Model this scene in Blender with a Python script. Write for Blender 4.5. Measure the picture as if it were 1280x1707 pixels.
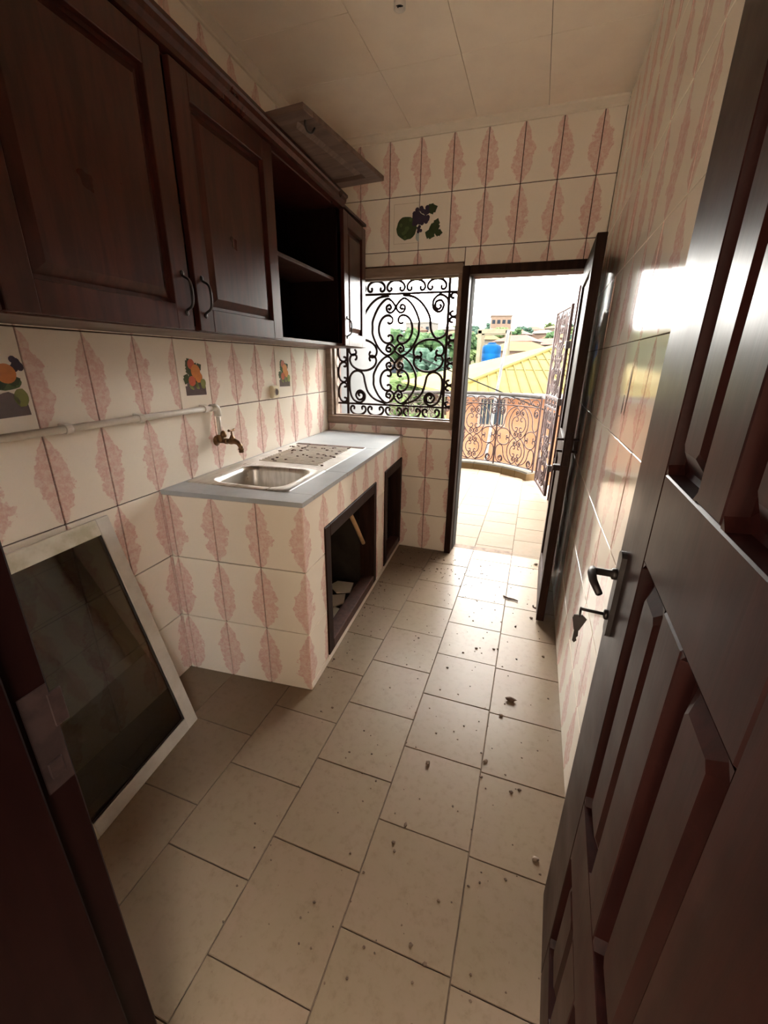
import bpy, math, random
from mathutils import Vector, Matrix
random.seed(7)
for _o in list(bpy.data.objects): bpy.data.objects.remove(_o)
SC = bpy.context.scene
COL = SC.collection
PI = math.pi

# ------------------------------------------------------------------ camera
cam = bpy.data.cameras.new('camera')
cam.sensor_fit = 'HORIZONTAL'; cam.sensor_width = 36.0
cam.lens = 695.95 / 1280 * 36.0
cam.clip_start = 0.01; cam.clip_end = 2000
camo = bpy.data.objects.new('camera', cam); COL.objects.link(camo)
RX, RY, RZ = -0.3456, -0.0138, 0.3324
_M = Matrix.Rotation(RZ, 3, 'Z') @ Matrix.Rotation(RX, 3, 'X') @ Matrix.Rotation(RY, 3, 'Y')
_r, _f, _u = _M.col[0], _M.col[1], _M.col[2]
camo.matrix_world = Matrix(((_r.x, _u.x, -_f.x, 1.5147), (_r.y, _u.y, -_f.y, -0.0174), (_r.z, _u.z, -_f.z, 1.4192), (0, 0, 0, 1)))
SC.camera = camo

# ------------------------------------------------------------------ world: bright overcast sky
wd = bpy.data.worlds.new('overcast_sky'); SC.world = wd; wd.use_nodes = True
bg = wd.node_tree.nodes['Background']
bg.inputs[0].default_value = (1.0, 0.965, 0.90, 1); bg.inputs[1].default_value = 1.0
SC.view_settings.view_transform = 'Standard'
SC.view_settings.look = 'None'
SC.view_settings.gamma = 1.0
SC.view_settings.use_curve_mapping = False
SC.view_settings.exposure = 5.1
SC.cycles.diffuse_bounces = 10; SC.cycles.max_bounces = 16

# ------------------------------------------------------------------ materials
class NT:
    def __init__(s, name):
        s.m = bpy.data.materials.new(name); s.m.use_nodes = True
        s.t = s.m.node_tree; s.b = s.t.nodes['Principled BSDF']
    def n(s, typ, **kw):
        x = s.t.nodes.new(typ)
        for k, v in kw.items(): setattr(x, k, v)
        return x
    def set(s, sock, v):
        if hasattr(v, 'is_output') or hasattr(v, 'links'): s.t.links.new(v, sock)
        else: sock.default_value = v
    def math(s, op, a, b=0.0, c=0.0, clamp=False):
        x = s.n('ShaderNodeMath', operation=op, use_clamp=clamp)
        s.set(x.inputs[0], a); s.set(x.inputs[1], b); s.set(x.inputs[2], c)
        return x.outputs[0]
    def mix(s, f, a, b):
        x = s.n('ShaderNodeMix', data_type='RGBA')
        s.set(x.inputs[0], f)
        s.set(x.inputs[6], a if not isinstance(a, tuple) else (*a, 1)); s.set(x.inputs[7], b if not isinstance(b, tuple) else (*b, 1))
        return x.outputs[2]
    def noise(s, vec, scale, detail=3, rough=.55, dist=0):
        x = s.n('ShaderNodeTexNoise'); x.inputs['Scale'].default_value = scale; x.inputs['Detail'].default_value = detail
        x.inputs['Roughness'].default_value = rough; x.inputs['Distortion'].default_value = dist
        if vec is not None: s.t.links.new(vec, x.inputs['Vector'])
        return x.outputs[0]
    def coord(s, which='Object'): return s.n('ShaderNodeTexCoord').outputs[which]
    def rnd(s): return s.n('ShaderNodeObjectInfo').outputs['Random']
    def mapping(s, vec, scale=(1, 1, 1), loc=(0, 0, 0)):
        x = s.n('ShaderNodeMapping'); s.t.links.new(vec, x.inputs[0]); x.inputs['Scale'].default_value = scale
        if isinstance(loc, tuple): x.inputs['Location'].default_value = loc
        else: s.t.links.new(loc, x.inputs['Location'])
        return x.outputs[0]
    def comb(s, x, y, z):
        c = s.n('ShaderNodeCombineXYZ')
        for i, v in enumerate((x, y, z)): s.set(c.inputs[i], v)
        return c.outputs[0]
    def smooth(s, x, lo, hi):
        r = s.n('ShaderNodeMapRange', interpolation_type='SMOOTHSTEP'); s.set(r.inputs[0], x)
        r.inputs[1].default_value = lo; r.inputs[2].default_value = hi
        return r.outputs[0]
    def bump(s, h, strength=.2, dist=.002):
        b = s.n('ShaderNodeBump'); b.inputs['Strength'].default_value = strength; b.inputs['Distance'].default_value = dist
        s.t.links.new(h, b.inputs['Height']); s.t.links.new(b.outputs[0], s.b.inputs['Normal'])
    def out(s, color=None, rough=None, metal=0, spec=None, coat=0):
        if color is not None: s.set(s.b.inputs['Base Color'], (*color, 1) if isinstance(color, tuple) else color)
        if rough is not None: s.set(s.b.inputs['Roughness'], rough)
        s.b.inputs['Metallic'].default_value = metal
        if spec is not None: s.b.inputs['Specular IOR Level'].default_value = spec
        if coat: s.b.inputs['Coat Weight'].default_value = coat
        return s.m

def noisy(name, a, b, scale, rough=.5, metal=0, spec=None, bump=0, stretch=(1, 1, 1), rvar=0, lo=.35, hi=.65, detail=4):
    t = NT(name); v = t.coord()
    off = t.math('MULTIPLY', t.rnd(), 37.0)
    v = t.mapping(v, stretch, t.comb(off, off, off))
    nz = t.noise(v, scale, detail)
    f = t.smooth(nz, lo, hi)
    c = t.mix(f, a, b)
    r = rough if not rvar else t.math('MULTIPLY_ADD', nz, rvar, rough - rvar * .5)
    if bump: t.bump(nz, bump)
    return t.out(c, r, metal, spec)

M = {}
def tile_mat(name, cream, pink, plain=False):
    t = NT(name); uv = t.coord('UV')
    sp = t.n('ShaderNodeSeparateXYZ'); t.t.links.new(uv, sp.inputs[0]); u, v = sp.outputs[0], sp.outputs[1]
    rnd = t.rnd(); off = t.math('MULTIPLY', rnd, 53.0)
    e = t.math('SUBTRACT', .5, t.math('ABSOLUTE', t.math('SUBTRACT', u, .5)))
    vv = t.math('POWER', t.math('MAXIMUM', v, .001), .82)
    prof = t.math('POWER', t.math('MAXIMUM', t.math('SINE', t.math('MULTIPLY', vv, PI)), 0.0001), .85)
    vec = t.comb(t.math('MULTIPLY', u, .66), v, off)
    n1 = t.noise(vec, 5.2, 5, .62)
    n2 = t.noise(vec, 19, 5, .7, .6)
    w = t.math('MULTIPLY_ADD', t.math('LESS_THAN', u, .5), .05, .23)
    d = t.math('SUBTRACT', t.math('MULTIPLY', prof, t.math('MULTIPLY_ADD', n1, .60, t.math('SUBTRACT', w, .275))), e)
    mask = t.smooth(d, -.006, .02)
    vein = t.smooth(n2, .38, .62)
    amt = t.math('MULTIPLY', mask, t.math('MULTIPLY_ADD', vein, .40, .36))
    spk = t.smooth(t.noise(vec, 60, 2), .69, .75)
    cr = t.mix(t.math('MULTIPLY', rnd, .45), cream, tuple(c * .88 for c in cream))
    c = cr if plain else t.mix(amt, cr, pink)
    dirt = t.smooth(t.noise(t.coord('Object'), 9, 4), .6, .8)
    c = t.mix(t.math('MULTIPLY', dirt, .18), c, (.30, .22, .15))
    c = t.mix(t.math('MULTIPLY', spk, .12), c, (.3, .18, .14))
    t.bump(t.noise(t.comb(u, v, off), 2.2, 1), .10, .004)
    return t.out(c, t.math('MULTIPLY_ADD', dirt, .12, .10), 0, .32)
M['tile'] = tile_mat('glazed_wall_tile', (.86, .78, .665), (.66, .36, .32))
M['tile_plain'] = tile_mat('glazed_cream_tile', (.86, .775, .655), (.5, .3, .3), True)
M['grout'] = noisy('brown_grout', (.05, .022, .014), (.10, .05, .035), 14, .8)
def floor_mat(name, base, alt, rough, spec=.15):
    t = NT(name); ob = t.coord('Object'); rnd = t.rnd(); off = t.math('MULTIPLY', rnd, 41.0)
    v = t.mapping(ob, (1, 1, 1), t.comb(off, off, off))
    n = t.noise(v, 3.5, 7, .72); f = t.noise(v, 40, 4, .7)
    c = t.mix(rnd, base, alt)
    c = t.mix(t.math('MULTIPLY', t.smooth(n, .32, .80), .5), c, (.21, .135, .105))
    c = t.mix(t.math('MULTIPLY', t.smooth(f, .46, .80), .50), c, (.12, .085, .05))
    spk = t.smooth(t.noise(v, 90, 2), .72, .76)
    c = t.mix(t.math('MULTIPLY', spk, .5), c, (.12, .07, .05))
    t.bump(t.noise(v, 30, 4), .12, .0015)
    return t.out(c, t.math('MULTIPLY_ADD', n, .2, rough - .1), 0, spec)
M['floor'] = floor_mat('beige_floor_tile', (.170, .126, .082), (.198, .152, .104), .32)
M['floor_out'] = floor_mat('balcony_floor_tile', (.105, .085, .060), (.118, .097, .070), .6, .05)
M['floor_grout'] = noisy('floor_grout', (.06, .036, .022), (.11, .07, .045), 20, .85)
def wood(name, a, b, rough, stretch=(6, 6, .7), scale=6, rvar=.16, wear=None, spec=.5):
    t = NT(name); ob = t.coord(); off = t.math('MULTIPLY', t.rnd(), 29.0)
    v = t.mapping(ob, stretch, t.comb(off, off, off))
    g = t.noise(v, scale, 5, .6, .4); big = t.noise(ob, 5, 4)
    c = t.mix(t.smooth(g, .35, .65), a, b)
    if wear: c = t.mix(t.math('MULTIPLY', t.smooth(t.noise(t.mapping(ob, (1, 1, 1), t.comb(off, off, off)), 11, 6, .75), .50, .90), .4), c, wear)
    t.bump(g, .10, .0015)
    return t.out(c, t.math('MULTIPLY_ADD', big, rvar * 2, rough - rvar), 0, spec)
M['wood'] = wood('dark_mahogany', (.034, .0075, .0045), (.060, .014, .009), .33, wear=(.08, .03, .02), spec=.35)
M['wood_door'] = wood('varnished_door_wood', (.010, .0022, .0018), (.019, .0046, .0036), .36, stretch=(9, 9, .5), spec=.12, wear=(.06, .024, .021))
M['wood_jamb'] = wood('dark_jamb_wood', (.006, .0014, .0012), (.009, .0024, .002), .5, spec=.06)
M['wood_frame'] = wood('brown_frame_wood', (.018, .008, .0055), (.030, .013, .009), .55, spec=.10)
M['wood_dull'] = wood('worn_brown_board', (.05, .022, .016), (.08, .036, .027), .5, wear=(.12, .07, .055), spec=.3)
M['wood_dusty'] = wood('dusty_brown_board', (.10, .062, .045), (.15, .095, .072), .55, wear=(.22, .16, .13), spec=.3)
M['wood_win'] = wood('tan_window_wood', (.20, .135, .092), (.27, .19, .135), .45, stretch=(1, 6, 6))
M['wood_pale'] = wood('raw_pine', (.55, .33, .15), (.65, .42, .22), .6)
M['ceiling'] = noisy('painted_ceiling_board', (.86, .76, .63), (.90, .80, .66), 6, .75)
M['ceil_gap'] = noisy('ceiling_gap', (.16, .10, .07), (.22, .14, .1), 8, .9)
M['cornice'] = noisy('cornice_paint', (.72, .64, .52), (.77, .68, .56), 12, .6)
M['plaster'] = noisy('cream_plaster', (.62, .54, .44), (.68, .60, .50), 5, .85, bump=.1)
M['added_well_floor'] = noisy('pale_added_well_floor', (.62, .55, .45), (.66, .59, .49), 4, .5)  # floor of the added light well, throws daylight through the entrance
M['added_well_wall'] = noisy('brown_added_well_render', (.13, .10, .075), (.17, .13, .10), 3, .9)
M['pink_plaster'] = noisy('pink_plaster', (.16, .085, .075), (.18, .10, .09), 6, .8)
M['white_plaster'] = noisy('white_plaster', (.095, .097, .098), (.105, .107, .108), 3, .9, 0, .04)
M['slate'] = noisy('grey_worktop', (.33, .355, .375), (.40, .42, .43), 7, .34, rvar=.15, stretch=(1, 1, 1))
M['board_steel'] = noisy('limescaled_steel', (.66, .62, .57), (.80, .76, .70), 14, .45, .05)
M['steel'] = noisy('brushed_steel', (.55, .53, .49), (.68, .66, .62), 9, .30, 1.0, rvar=.15, stretch=(1, 8, 1))
M['rust'] = noisy('rust_stain', (.06, .03, .02), (.12, .06, .035), 30, .8)
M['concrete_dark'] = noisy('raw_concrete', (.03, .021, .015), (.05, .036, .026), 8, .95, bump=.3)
M['iron'] = noisy('painted_iron', (.020, .011, .010), (.032, .018, .016), 30, .6, 0, .12)
M['iron_dark'] = noisy('dark_iron', (.020, .016, .015), (.035, .028, .026), 30, .4, .4)
M['alu'] = noisy('dull_aluminium_frame', (.50, .46, .40), (.58, .54, .48), 12, .45, .15)
M['alu_dirty'] = noisy('dirty_aluminium_frame', (.42, .37, .25), (.60, .55, .44), 14, .55, .1)
M['pvc'] = noisy('white_pipe', (.66, .60, .52), (.73, .68, .60), 20, .35)
M['brass'] = noisy('tarnished_brass', (.16, .085, .035), (.26, .15, .07), 35, .38, .8)
M['ivory'] = noisy('ivory_plastic', (.70, .60, .40), (.74, .64, .44), 20, .35)
M['white_plastic'] = noisy('white_plastic', (.66, .60, .52), (.72, .66, .57), 20, .3)
M['dirt'] = noisy('dry_dirt', (.05, .03, .02), (.11, .07, .045), 60, .95)
M['chip'] = noisy('plaster_chip', (.14, .10, .075), (.22, .17, .13), 60, .9)
def flat(name, c, rough=.5): return noisy(name, tuple(x * .88 for x in c), c, 25, rough)
M['p_green'] = flat('print_green', (.045, .070, .028), .12); M['p_olive'] = flat('print_olive', (.25, .27, .09), .12)
M['p_orange'] = flat('print_orange', (.65, .22, .05), .12); M['p_red'] = flat('print_red', (.55, .12, .06), .12)
M['p_purple'] = flat('print_purple', (.045, .03, .055), .12); M['p_dark'] = flat('print_dark', (.12, .09, .09), .12)
M['p_lime'] = flat('print_lime', (.085, .125, .045), .12); M['p_blue'] = flat('print_pale', (.42, .46, .44), .12); M['p_line'] = flat('print_border', (.58, .49, .38), .12)
# tinted glass of the loose sash
_t = NT('tinted_glass'); _t.b.inputs['Transmission Weight'].default_value = 1.0
M['glass'] = _t.out((.17, .145, .11), .02, 0, .5); _t.b.inputs['IOR'].default_value = 1.45
# outside
def matte(name, a, b, scale, rough=.9, metal=0, spec=None, detail=4): return noisy(name, a, b, scale, max(rough, .8), 0, .04, detail=detail)
M['roof_yellow'] = matte('yellow_roof_sheet', (.0495, .0385, .0095), (.0550, .0440, .0132), 2, .9, 0, .1)
M['rib'] = matte('yellow_roof_rib', (.0311, .0242, .0066), (.0348, .0275, .0080), 2, .9, 0, .1)
M['house_orange'] = matte('orange_house_paint', (.0535, .0227, .0114), (.0594, .0293, .0165), 1.5, .85)
M['house_pink'] = matte('salmon_house_paint', (.0576, .0367, .0275), (.0608, .0410, .0319), 1.5, .85)
M['tank'] = matte('blue_tank_plastic', (.0000, .0143, .0473), (.0000, .0190, .0550), 3, .4)
M['conc'] = matte('pale_concrete', (.0422, .0367, .0253), (.0473, .0422, .0308), 3, .9)
M['grey_metal'] = matte('galvanised_metal', (.0341, .0352, .0360), (.0422, .0425, .0436), 8, .45, .5)
M['rail_paint'] = matte('grey_rail_paint', (.0300, .0271, .0257), (.0392, .0360, .0345), 12, .45)
M['cable'] = noisy('black_cable', (.003, .003, .003), (.004, .004, .004), 5, .8, 0, .02)
M['win_dark'] = matte('dark_window', (.0041, .0055, .0077), (.0069, .0092, .0121), 3, .2)
M['curb'] = matte('tan_curb_tile', (.0381, .0224, .0084), (.0444, .0275, .0121), 6, .35)
M['curb_top'] = matte('cream_curb_top', (.0535, .0488, .0396), (.0580, .0535, .0444), 6, .5)
M['leaf'] = matte('tree_leaves', (.0059, .0147, .0059), (.0165, .0293, .0117), 3.5, .8, detail=6)
M['leaf2'] = matte('tree_leaves_light', (.0147, .0257, .0080), (.0286, .0385, .0147), 3.5, .8, detail=6)
M['leaf3'] = matte('tree_leaves_blue', (.0066, .0154, .0103), (.0147, .0275, .0201), 3.5, .8, detail=6)
M['trunk'] = matte('bark', (.0121, .0077, .0044), (.0183, .0121, .0077), 6, .9)
M['earth'] = matte('hill_ground', (.0227, .0198, .0110), (.0165, .0261, .0099), .25, .95)
for i, c in enumerate([(.0422, .0165, .0110), (.0381, .0227, .0165), (.0473, .0261, .0121), (.0396, .0337, .0293), (.0458, .0227, .0190)]): M['hroof%d' % i] = matte('hillside_roof_%d' % i, tuple(x * .85 for x in c), c, 1.2, .85)
for i, c in enumerate([(.0550, .0473, .0381), (.0565, .0396, .0308), (.0535, .0506, .0458), (.0506, .0367, .0275), (.0580, .0520, .0425)]): M['hwall%d' % i] = matte('hillside_wall_%d' % i, tuple(x * .9 for x in c), c, .8, .9)

# ------------------------------------------------------------------ mesh helpers
class MB:
    def __init__(s): s.v = []; s.f = []; s.mi = []; s.uv = None
    def add(s, vs, fs, T=None, mi=0):
        o = len(s.v)
        s.v += [tuple(T @ Vector(q)) if T else tuple(q) for q in vs]
        for f in fs: s.f.append(tuple(i + o for i in f)); s.mi.append(mi)
        return s
    def box(s, x0, x1, y0, y1, z0, z1, b=0.0, T=None, mi=0):
        if x1 < x0: x0, x1 = x1, x0
        if y1 < y0: y0, y1 = y1, y0
        if z1 < z0: z0, z1 = z1, z0
        b = min(b, (x1 - x0) * .45, (y1 - y0) * .45, (z1 - z0) * .45)
        if b <= 0:
            vs = [(x, y, z) for x in (x0, x1) for y in (y0, y1) for z in (z0, z1)]
            fs = [(0, 1, 3, 2), (4, 6, 7, 5), (0, 4, 5, 1), (2, 3, 7, 6), (0, 2, 6, 4), (1, 5, 7, 3)]
            return s.add(vs, fs, T, mi)
        X, Y, Z = (x0, x1), (y0, y1), (z0, z1); vs = []; ix = {}
        for i in (0, 1):
            for j in (0, 1):
                for k in (0, 1):
                    px, py, pz = X[i], Y[j], Z[k]; dx, dy, dz = (b if i == 0 else -b), (b if j == 0 else -b), (b if k == 0 else -b)
                    for a, q in enumerate(((px, py + dy, pz + dz), (px + dx, py, pz + dz), (px + dx, py + dy, pz))):
                        ix[i, j, k, a] = len(vs); vs.append(q)
        fs = []
        def quad(l): fs.append(tuple(ix[q] for q in l))
        for i in (0, 1): quad([(i, 0, 0, 0), (i, 0, 1, 0), (i, 1, 1, 0), (i, 1, 0, 0)])
        for j in (0, 1): quad([(0, j, 0, 1), (0, j, 1, 1), (1, j, 1, 1), (1, j, 0, 1)])
        for k in (0, 1): quad([(0, 0, k, 2), (0, 1, k, 2), (1, 1, k, 2), (1, 0, k, 2)])
        for i in (0, 1):
            for j in (0, 1): quad([(i, j, 0, 0), (i, j, 1, 0), (i, j, 1, 1), (i, j, 0, 1)])
            for k in (0, 1): quad([(i, 0, k, 0), (i, 1, k, 0), (i, 1, k, 2), (i, 0, k, 2)])
        for j in (0, 1):
            for k in (0, 1): quad([(0, j, k, 1), (1, j, k, 1), (1, j, k, 2), (0, j, k, 2)])
        for i in (0, 1):
            for j in (0, 1):
                for k in (0, 1): quad([(i, j, k, 0), (i, j, k, 1), (i, j, k, 2)])
        # orient outwards
        c = Vector(((x0 + x1) / 2, (y0 + y1) / 2, (z0 + z1) / 2)); g = []
        for f in fs:
            p = [Vector(vs[i]) for i in f]; nn = (p[1] - p[0]).cross(p[2] - p[0]); m = sum(p, Vector()) / len(p)
            g.append(f if nn.dot(m - c) > 0 else f[::-1])
        return s.add(vs, g, T, mi)
    def prism(s, poly, z0, z1, T=None, mi=0):
        n = len(poly)
        a = sum(poly[i][0] * poly[(i + 1) % n][1] - poly[(i + 1) % n][0] * poly[i][1] for i in range(n))
        if a < 0: poly = poly[::-1]
        vs = [(x, y, z0) for x, y in poly] + [(x, y, z1) for x, y in poly]
        fs = [tuple(range(n - 1, -1, -1)), tuple(range(n, 2 * n))] + [(i, (i + 1) % n, n + (i + 1) % n, n + i) for i in range(n)]
        return s.add(vs, fs, T, mi)
    def tube(s, path, r, sides=8, T=None, mi=0, cap=True, flatz=1.0):
        pts = [Vector(p) for p in path]; n = len(pts); rings = []
        rad = r if isinstance(r, (list, tuple)) else [r] * n
        t0 = (pts[1] - pts[0]).normalized()
        up = Vector((0, 0, 1)) if abs(t0.z) < .9 else Vector((0, 1, 0))
        nx = t0.cross(up).normalized()
        vs = []
        for i in range(n):
            t = (pts[min(i + 1, n - 1)] - pts[max(i - 1, 0)])
            t = t.normalized() if t.length > 1e-9 else t0
            nx = (nx - t * nx.dot(t)); nx = nx.normalized() if nx.length > 1e-6 else t.orthogonal().normalized()
            ny = t.cross(nx)
            for k in range(sides):
                a = 2 * PI * (k + .5) / sides
                vs.append(pts[i] + (nx * math.cos(a) + ny * math.sin(a)) * rad[i])
        fs = []
        for i in range(n - 1):
            for k in range(sides):
                a, b = i * sides + k, i * sides + (k + 1) % sides
                fs.append((a, b, b + sides, a + sides))
        if cap:
            fs.append(tuple(range(sides - 1, -1, -1))); fs.append(tuple((n - 1) * sides + k for k in range(sides)))
        return s.add(vs, fs, T, mi)
    def lathe(s, prof, T=None, n=16, mi=0):   # prof [(r,z)] around local z
        vs = []; fs = []
        for r, z in prof:
            for k in range(n): vs.append((r * math.cos(2 * PI * k / n), r * math.sin(2 * PI * k / n), z))
        for i in range(len(prof) - 1):
            for k in range(n): fs.append((i * n + k, i * n + (k + 1) % n, (i + 1) * n + (k + 1) % n, (i + 1) * n + k))
        fs.append(tuple(range(n - 1, -1, -1))); fs.append(tuple((len(prof) - 1) * n + k for k in range(n)))
        return s.add(vs, fs, T, mi)
    def mesh(s, name, mats, smooth=False):
        me = bpy.data.meshes.new(name); me.from_pydata(s.v, [], s.f)
        for m in mats: me.materials.append(m)
        if len(mats) > 1: me.polygons.foreach_set('material_index', s.mi)
        if smooth: me.polygons.foreach_set('use_smooth', [True] * len(s.f))
        me.update(); return me
    def build(s, name, mat, parent=None, T=None, smooth=False):
        mats = mat if isinstance(mat, (list, tuple)) else [mat]
        return link(name, s.mesh(name, mats, smooth), parent, T)
def link(name, me, parent=None, T=None):
    o = bpy.data.objects.new(name, me); COL.objects.link(o)
    if parent: o.parent = parent
    if T is not None: o.matrix_local = T
    return o
def thing(name, label, cat, T=None, group=None):
    o = bpy.data.objects.new(name, None); COL.objects.link(o); o.empty_display_size = .05
    if T is not None: o.matrix_world = T
    return tag(o, label, cat, group)
def tag(o, label=None, cat=None, group=None, kind=None):
    if label: o['label'] = label
    if cat: o['category'] = cat
    if group: o['group'] = group
    if kind: o['kind'] = kind
    return o
def struct(name, mb, mat, label=None, T=None, smooth=False):
    o = mb.build(name, mat, None, T, smooth); o['kind'] = 'structure'
    if label: o['label'] = label
    return o
def frame(o, x, y):    # right handed frame from origin, x axis, y axis
    x = Vector(x).normalized(); y = Vector(y).normalized(); z = x.cross(y)
    return Matrix(((x.x, y.x, z.x, o[0]), (x.y, y.y, z.y, o[1]), (x.z, y.z, z.z, o[2]), (0, 0, 0, 1)))
def Tr(*v): return Matrix.Translation(Vector(v))

# ------------------------------------------------------------------ room constants
PHI = 0.0499; YB = 3.0; W = 1.786; ZC = 2.73; ZT = 2.69; YF = 0.20
dD = Vector((math.sin(PHI), -math.cos(PHI), 0)); dN = Vector((math.cos(PHI), math.sin(PHI), 0))
FL = frame((0, YB, 0), dD, dN)           # left wall frame: x = distance from back corner, y = out of wall, z up
def LP(d, off, z): return FL @ Vector((d, off, z))

# ------------------------------------------------------------------ tiles
TH = .008
_tc = {}
def tile_mesh(w, h, u0, v0, tw, th, mat, ch=.0012):
    key = (round(w, 4), round(h, 4), round(u0, 3), round(v0, 3), mat.name, tw)
    if key in _tc: return _tc[key]
    b = MB(); b.box(0, w, 0, h, -TH, 0, ch)
    me = b.mesh('tile', [mat]); uv = me.uv_layers.new(name='UV')
    for lp in me.loops:
        c = me.vertices[lp.vertex_index].co
        uv.data[lp.index].uv = (u0 + c.x / tw, v0 + c.y / th)
    _tc[key] = me; return me
def lay(parent, T, us, vs, holes=(), mat='tile', gap=.0045, tw=.2, th=.3, tilt=0.0, name='tile', special=None, uref=None):
    made = {}
    for i in range(len(us) - 1):
        for j in range(len(vs) - 1):
            cells = [(us[i], us[i + 1], vs[j], vs[j + 1])]
            for (a, b, c, d) in holes:
                nc = []
                for (p, q, r, s) in cells:
                    if q <= a or p >= b or s <= c or r >= d: nc.append((p, q, r, s)); continue
                    if p < a: nc.append((p, a, r, s))
                    if q > b: nc.append((b, q, r, s))
                    m0, m1 = max(p, a), min(q, b)
                    if r < c: nc.append((m0, m1, r, c))
                    if s > d: nc.append((m0, m1, d, s))
                cells = nc
            full_u = us[i + 1] - us[i]
            for (p, q, r, s) in cells:
                if q - p < .012 or s - r < .012: continue
                # pattern origin: cut tiles keep the side that meets the full neighbour
                ub = us[i] if (i > 0 or full_u > tw - .01) else us[i + 1] - tw
                vb = vs[j] if (j > 0 or vs[j + 1] - vs[j] > th - .02) else vs[j + 1] - th
                g = gap / 2
                m = M[(special or {}).get((i, j), mat)]
                me = tile_mesh(q - p - gap, s - r - gap, (p + g - ub) / tw, (r + g - vb) / th, tw, th, m)
                L = T @ Tr(p + g, r + g, random.uniform(-.0004, .0004))
                if tilt: L = L @ Matrix.Rotation(random.gauss(0, tilt), 4, 'X') @ Matrix.Rotation(random.gauss(0, tilt), 4, 'Y')
                o = link(name, me, parent, L)
                made.setdefault((i, j), o)
    return made
def rng(a, b, start, step):
    r = [a]; k = math.ceil((a - start) / step + 1e-6)
    while start + k * step < b - 1e-6:
        x = start + k * step
        if x - r[-1] > .008: r.append(x)
        k += 1
    r.append(b); return r

# ================================================================== STRUCTURE
# floor slab and tiles
mb = MB(); mb.box(-.35, 2.1, -2.3, 3.2, -.12, -.004)
floor = struct('floor', mb, M['floor_grout'], 'floor of staggered square beige ceramic tiles')
ft = frame((0, 0, 0), (1, 0, 0), (0, 1, 0))
XG, G = .6079, .2963
cols = [XG + G * k for k in range(-3, 5)]
offs = {0: 1.1843 + .1, 1: 1.1843 - .17, 2: 1.1843 - .17, 3: 1.1843, 4: 1.6082, 5: 2.0681, 6: 1.76}
for k in range(len(cols) - 1):
    x0, x1 = max(cols[k], -.16), min(cols[k + 1], 1.84)
    if x1 - x0 < .03: continue
    oy = offs.get(k, 1.2) + (.02 if k < 2 else 0)
    lay(floor, ft, [x0, x1], rng(-.1, 3.12, oy % G - G, G), (), 'floor', .0035, G, G, .0012, 'floor_tile')

# left wall
mb = MB(); mb.box(-.3, 2.95, -.2, -TH, -.1, ZC + .1)
wall_left = struct('wall_left', mb, M['grout'], 'left wall of cream tiles with pink marbled spindles', FL)
TL = FL @ frame((0, 0, 0), (-1, 0, 0), (0, 0, 1))       # u towards the back corner, v up, out of wall
us = [-x for x in rng(0, 2.84, .1556, .2)][::-1]
vs = [0, .3, .6, .9, 1.2, 1.5, 1.8, 2.1, 2.4, ZT + .02]
# fruit tiles on the row between 1.2 and 1.5
fr_cells = []
for dm in (2.2556, 1.4556, .6556):
    for i in range(len(us) - 1):
        if us[i] < -dm < us[i + 1]: fr_cells.append(i)
TLi = FL.inverted() @ TL
tl = lay(wall_left, TLi, us, vs, (), 'tile', .0045, .2, .3, .0012, 'tile', {(i, 4): 'tile_plain' for i in fr_cells})

# back wall (window and balcony door openings)
mb = MB(); y0, y1 = YB + TH, YB + .2
mb.box(-.25, 1.0, y0, y1, -.1, .985); mb.box(-.25, 2.1, y0, y1, 1.99, ZC + .1); mb.box(-.25, .01, y0, y1, .98, 2.0)
mb.box(1.76, 2.1, y0, y1, -.1, 2.0); mb.box(.985, 1.03, y0, y1, .98, 2.0)
wall_back = struct('wall_back', mb, M['grout'], 'back wall of cream and pink tiles above the window and door')
TB = frame((0, YB, 0), (1, 0, 0), (0, 0, 1))
low = lay(wall_back, TB, rng(0, .988, .1994, .2), [0, .291, .591, .891, .965], (), 'tile', .0045, tilt=.001)
upx = rng(0, W, .0817, .2)
spec = {}
for i in range(len(upx) - 1):
    if abs(upx[i] - .4817) < .01: gi = i
spec = {(gi, 1): 'tile_plain', (gi + 1, 1): 'tile_plain'}
up = lay(wall_back, TB, upx, [1.995, 2.1019, 2.4019, ZT + .01], ((-.1, .99, 1.9, 2.02),), 'tile', .0045, tilt=.001, special=spec)

# right wall
mb = MB(); mb.box(W + TH, W + .2, -.3, YB + .2, -.1, ZC + .1)
wall_right = struct('wall_right', mb, M['grout'], 'glossy right wall of cream and pink tiles reflecting the balcony')
TRt = frame((W, 0, 0), (0, -1, 0), (0, 0, 1))
lay(wall_right, TRt, [-y for y in rng(.2, YB, .087, .2)][::-1], [.298 * k for k in range(9)] + [ZT + .02], (), 'tile', .003, tilt=.0022)

for (yc_, zc_, h_) in ((1.50, 1.345, .075), (1.545, 1.30, .03)):
    P_ = [(-yc_ + .007 * math.cos(a) * (1 + .4 * math.sin(3 * a + h_ * 90)), zc_ + h_ * math.sin(a)) for a in [2 * PI * k / 12 for k in range(12)]]
    b = MB(); b.prism(P_, .0006, .0014); b.build('glaze_chip', M['grout'], wall_right, TRt)
# front wall with the entrance opening, camera stands in it
mb = MB()
mb.box(-.1, .93, 0, YF, -.1, ZC + .1); mb.box(1.775, 2.0, 0, YF - .01, -.1, ZC + .1); mb.box(.93, 1.775, 0, YF, 2.06, ZC + .1)
struct('wall_front', mb, M['plaster'], 'plastered wall around the entrance doorway')
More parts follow.
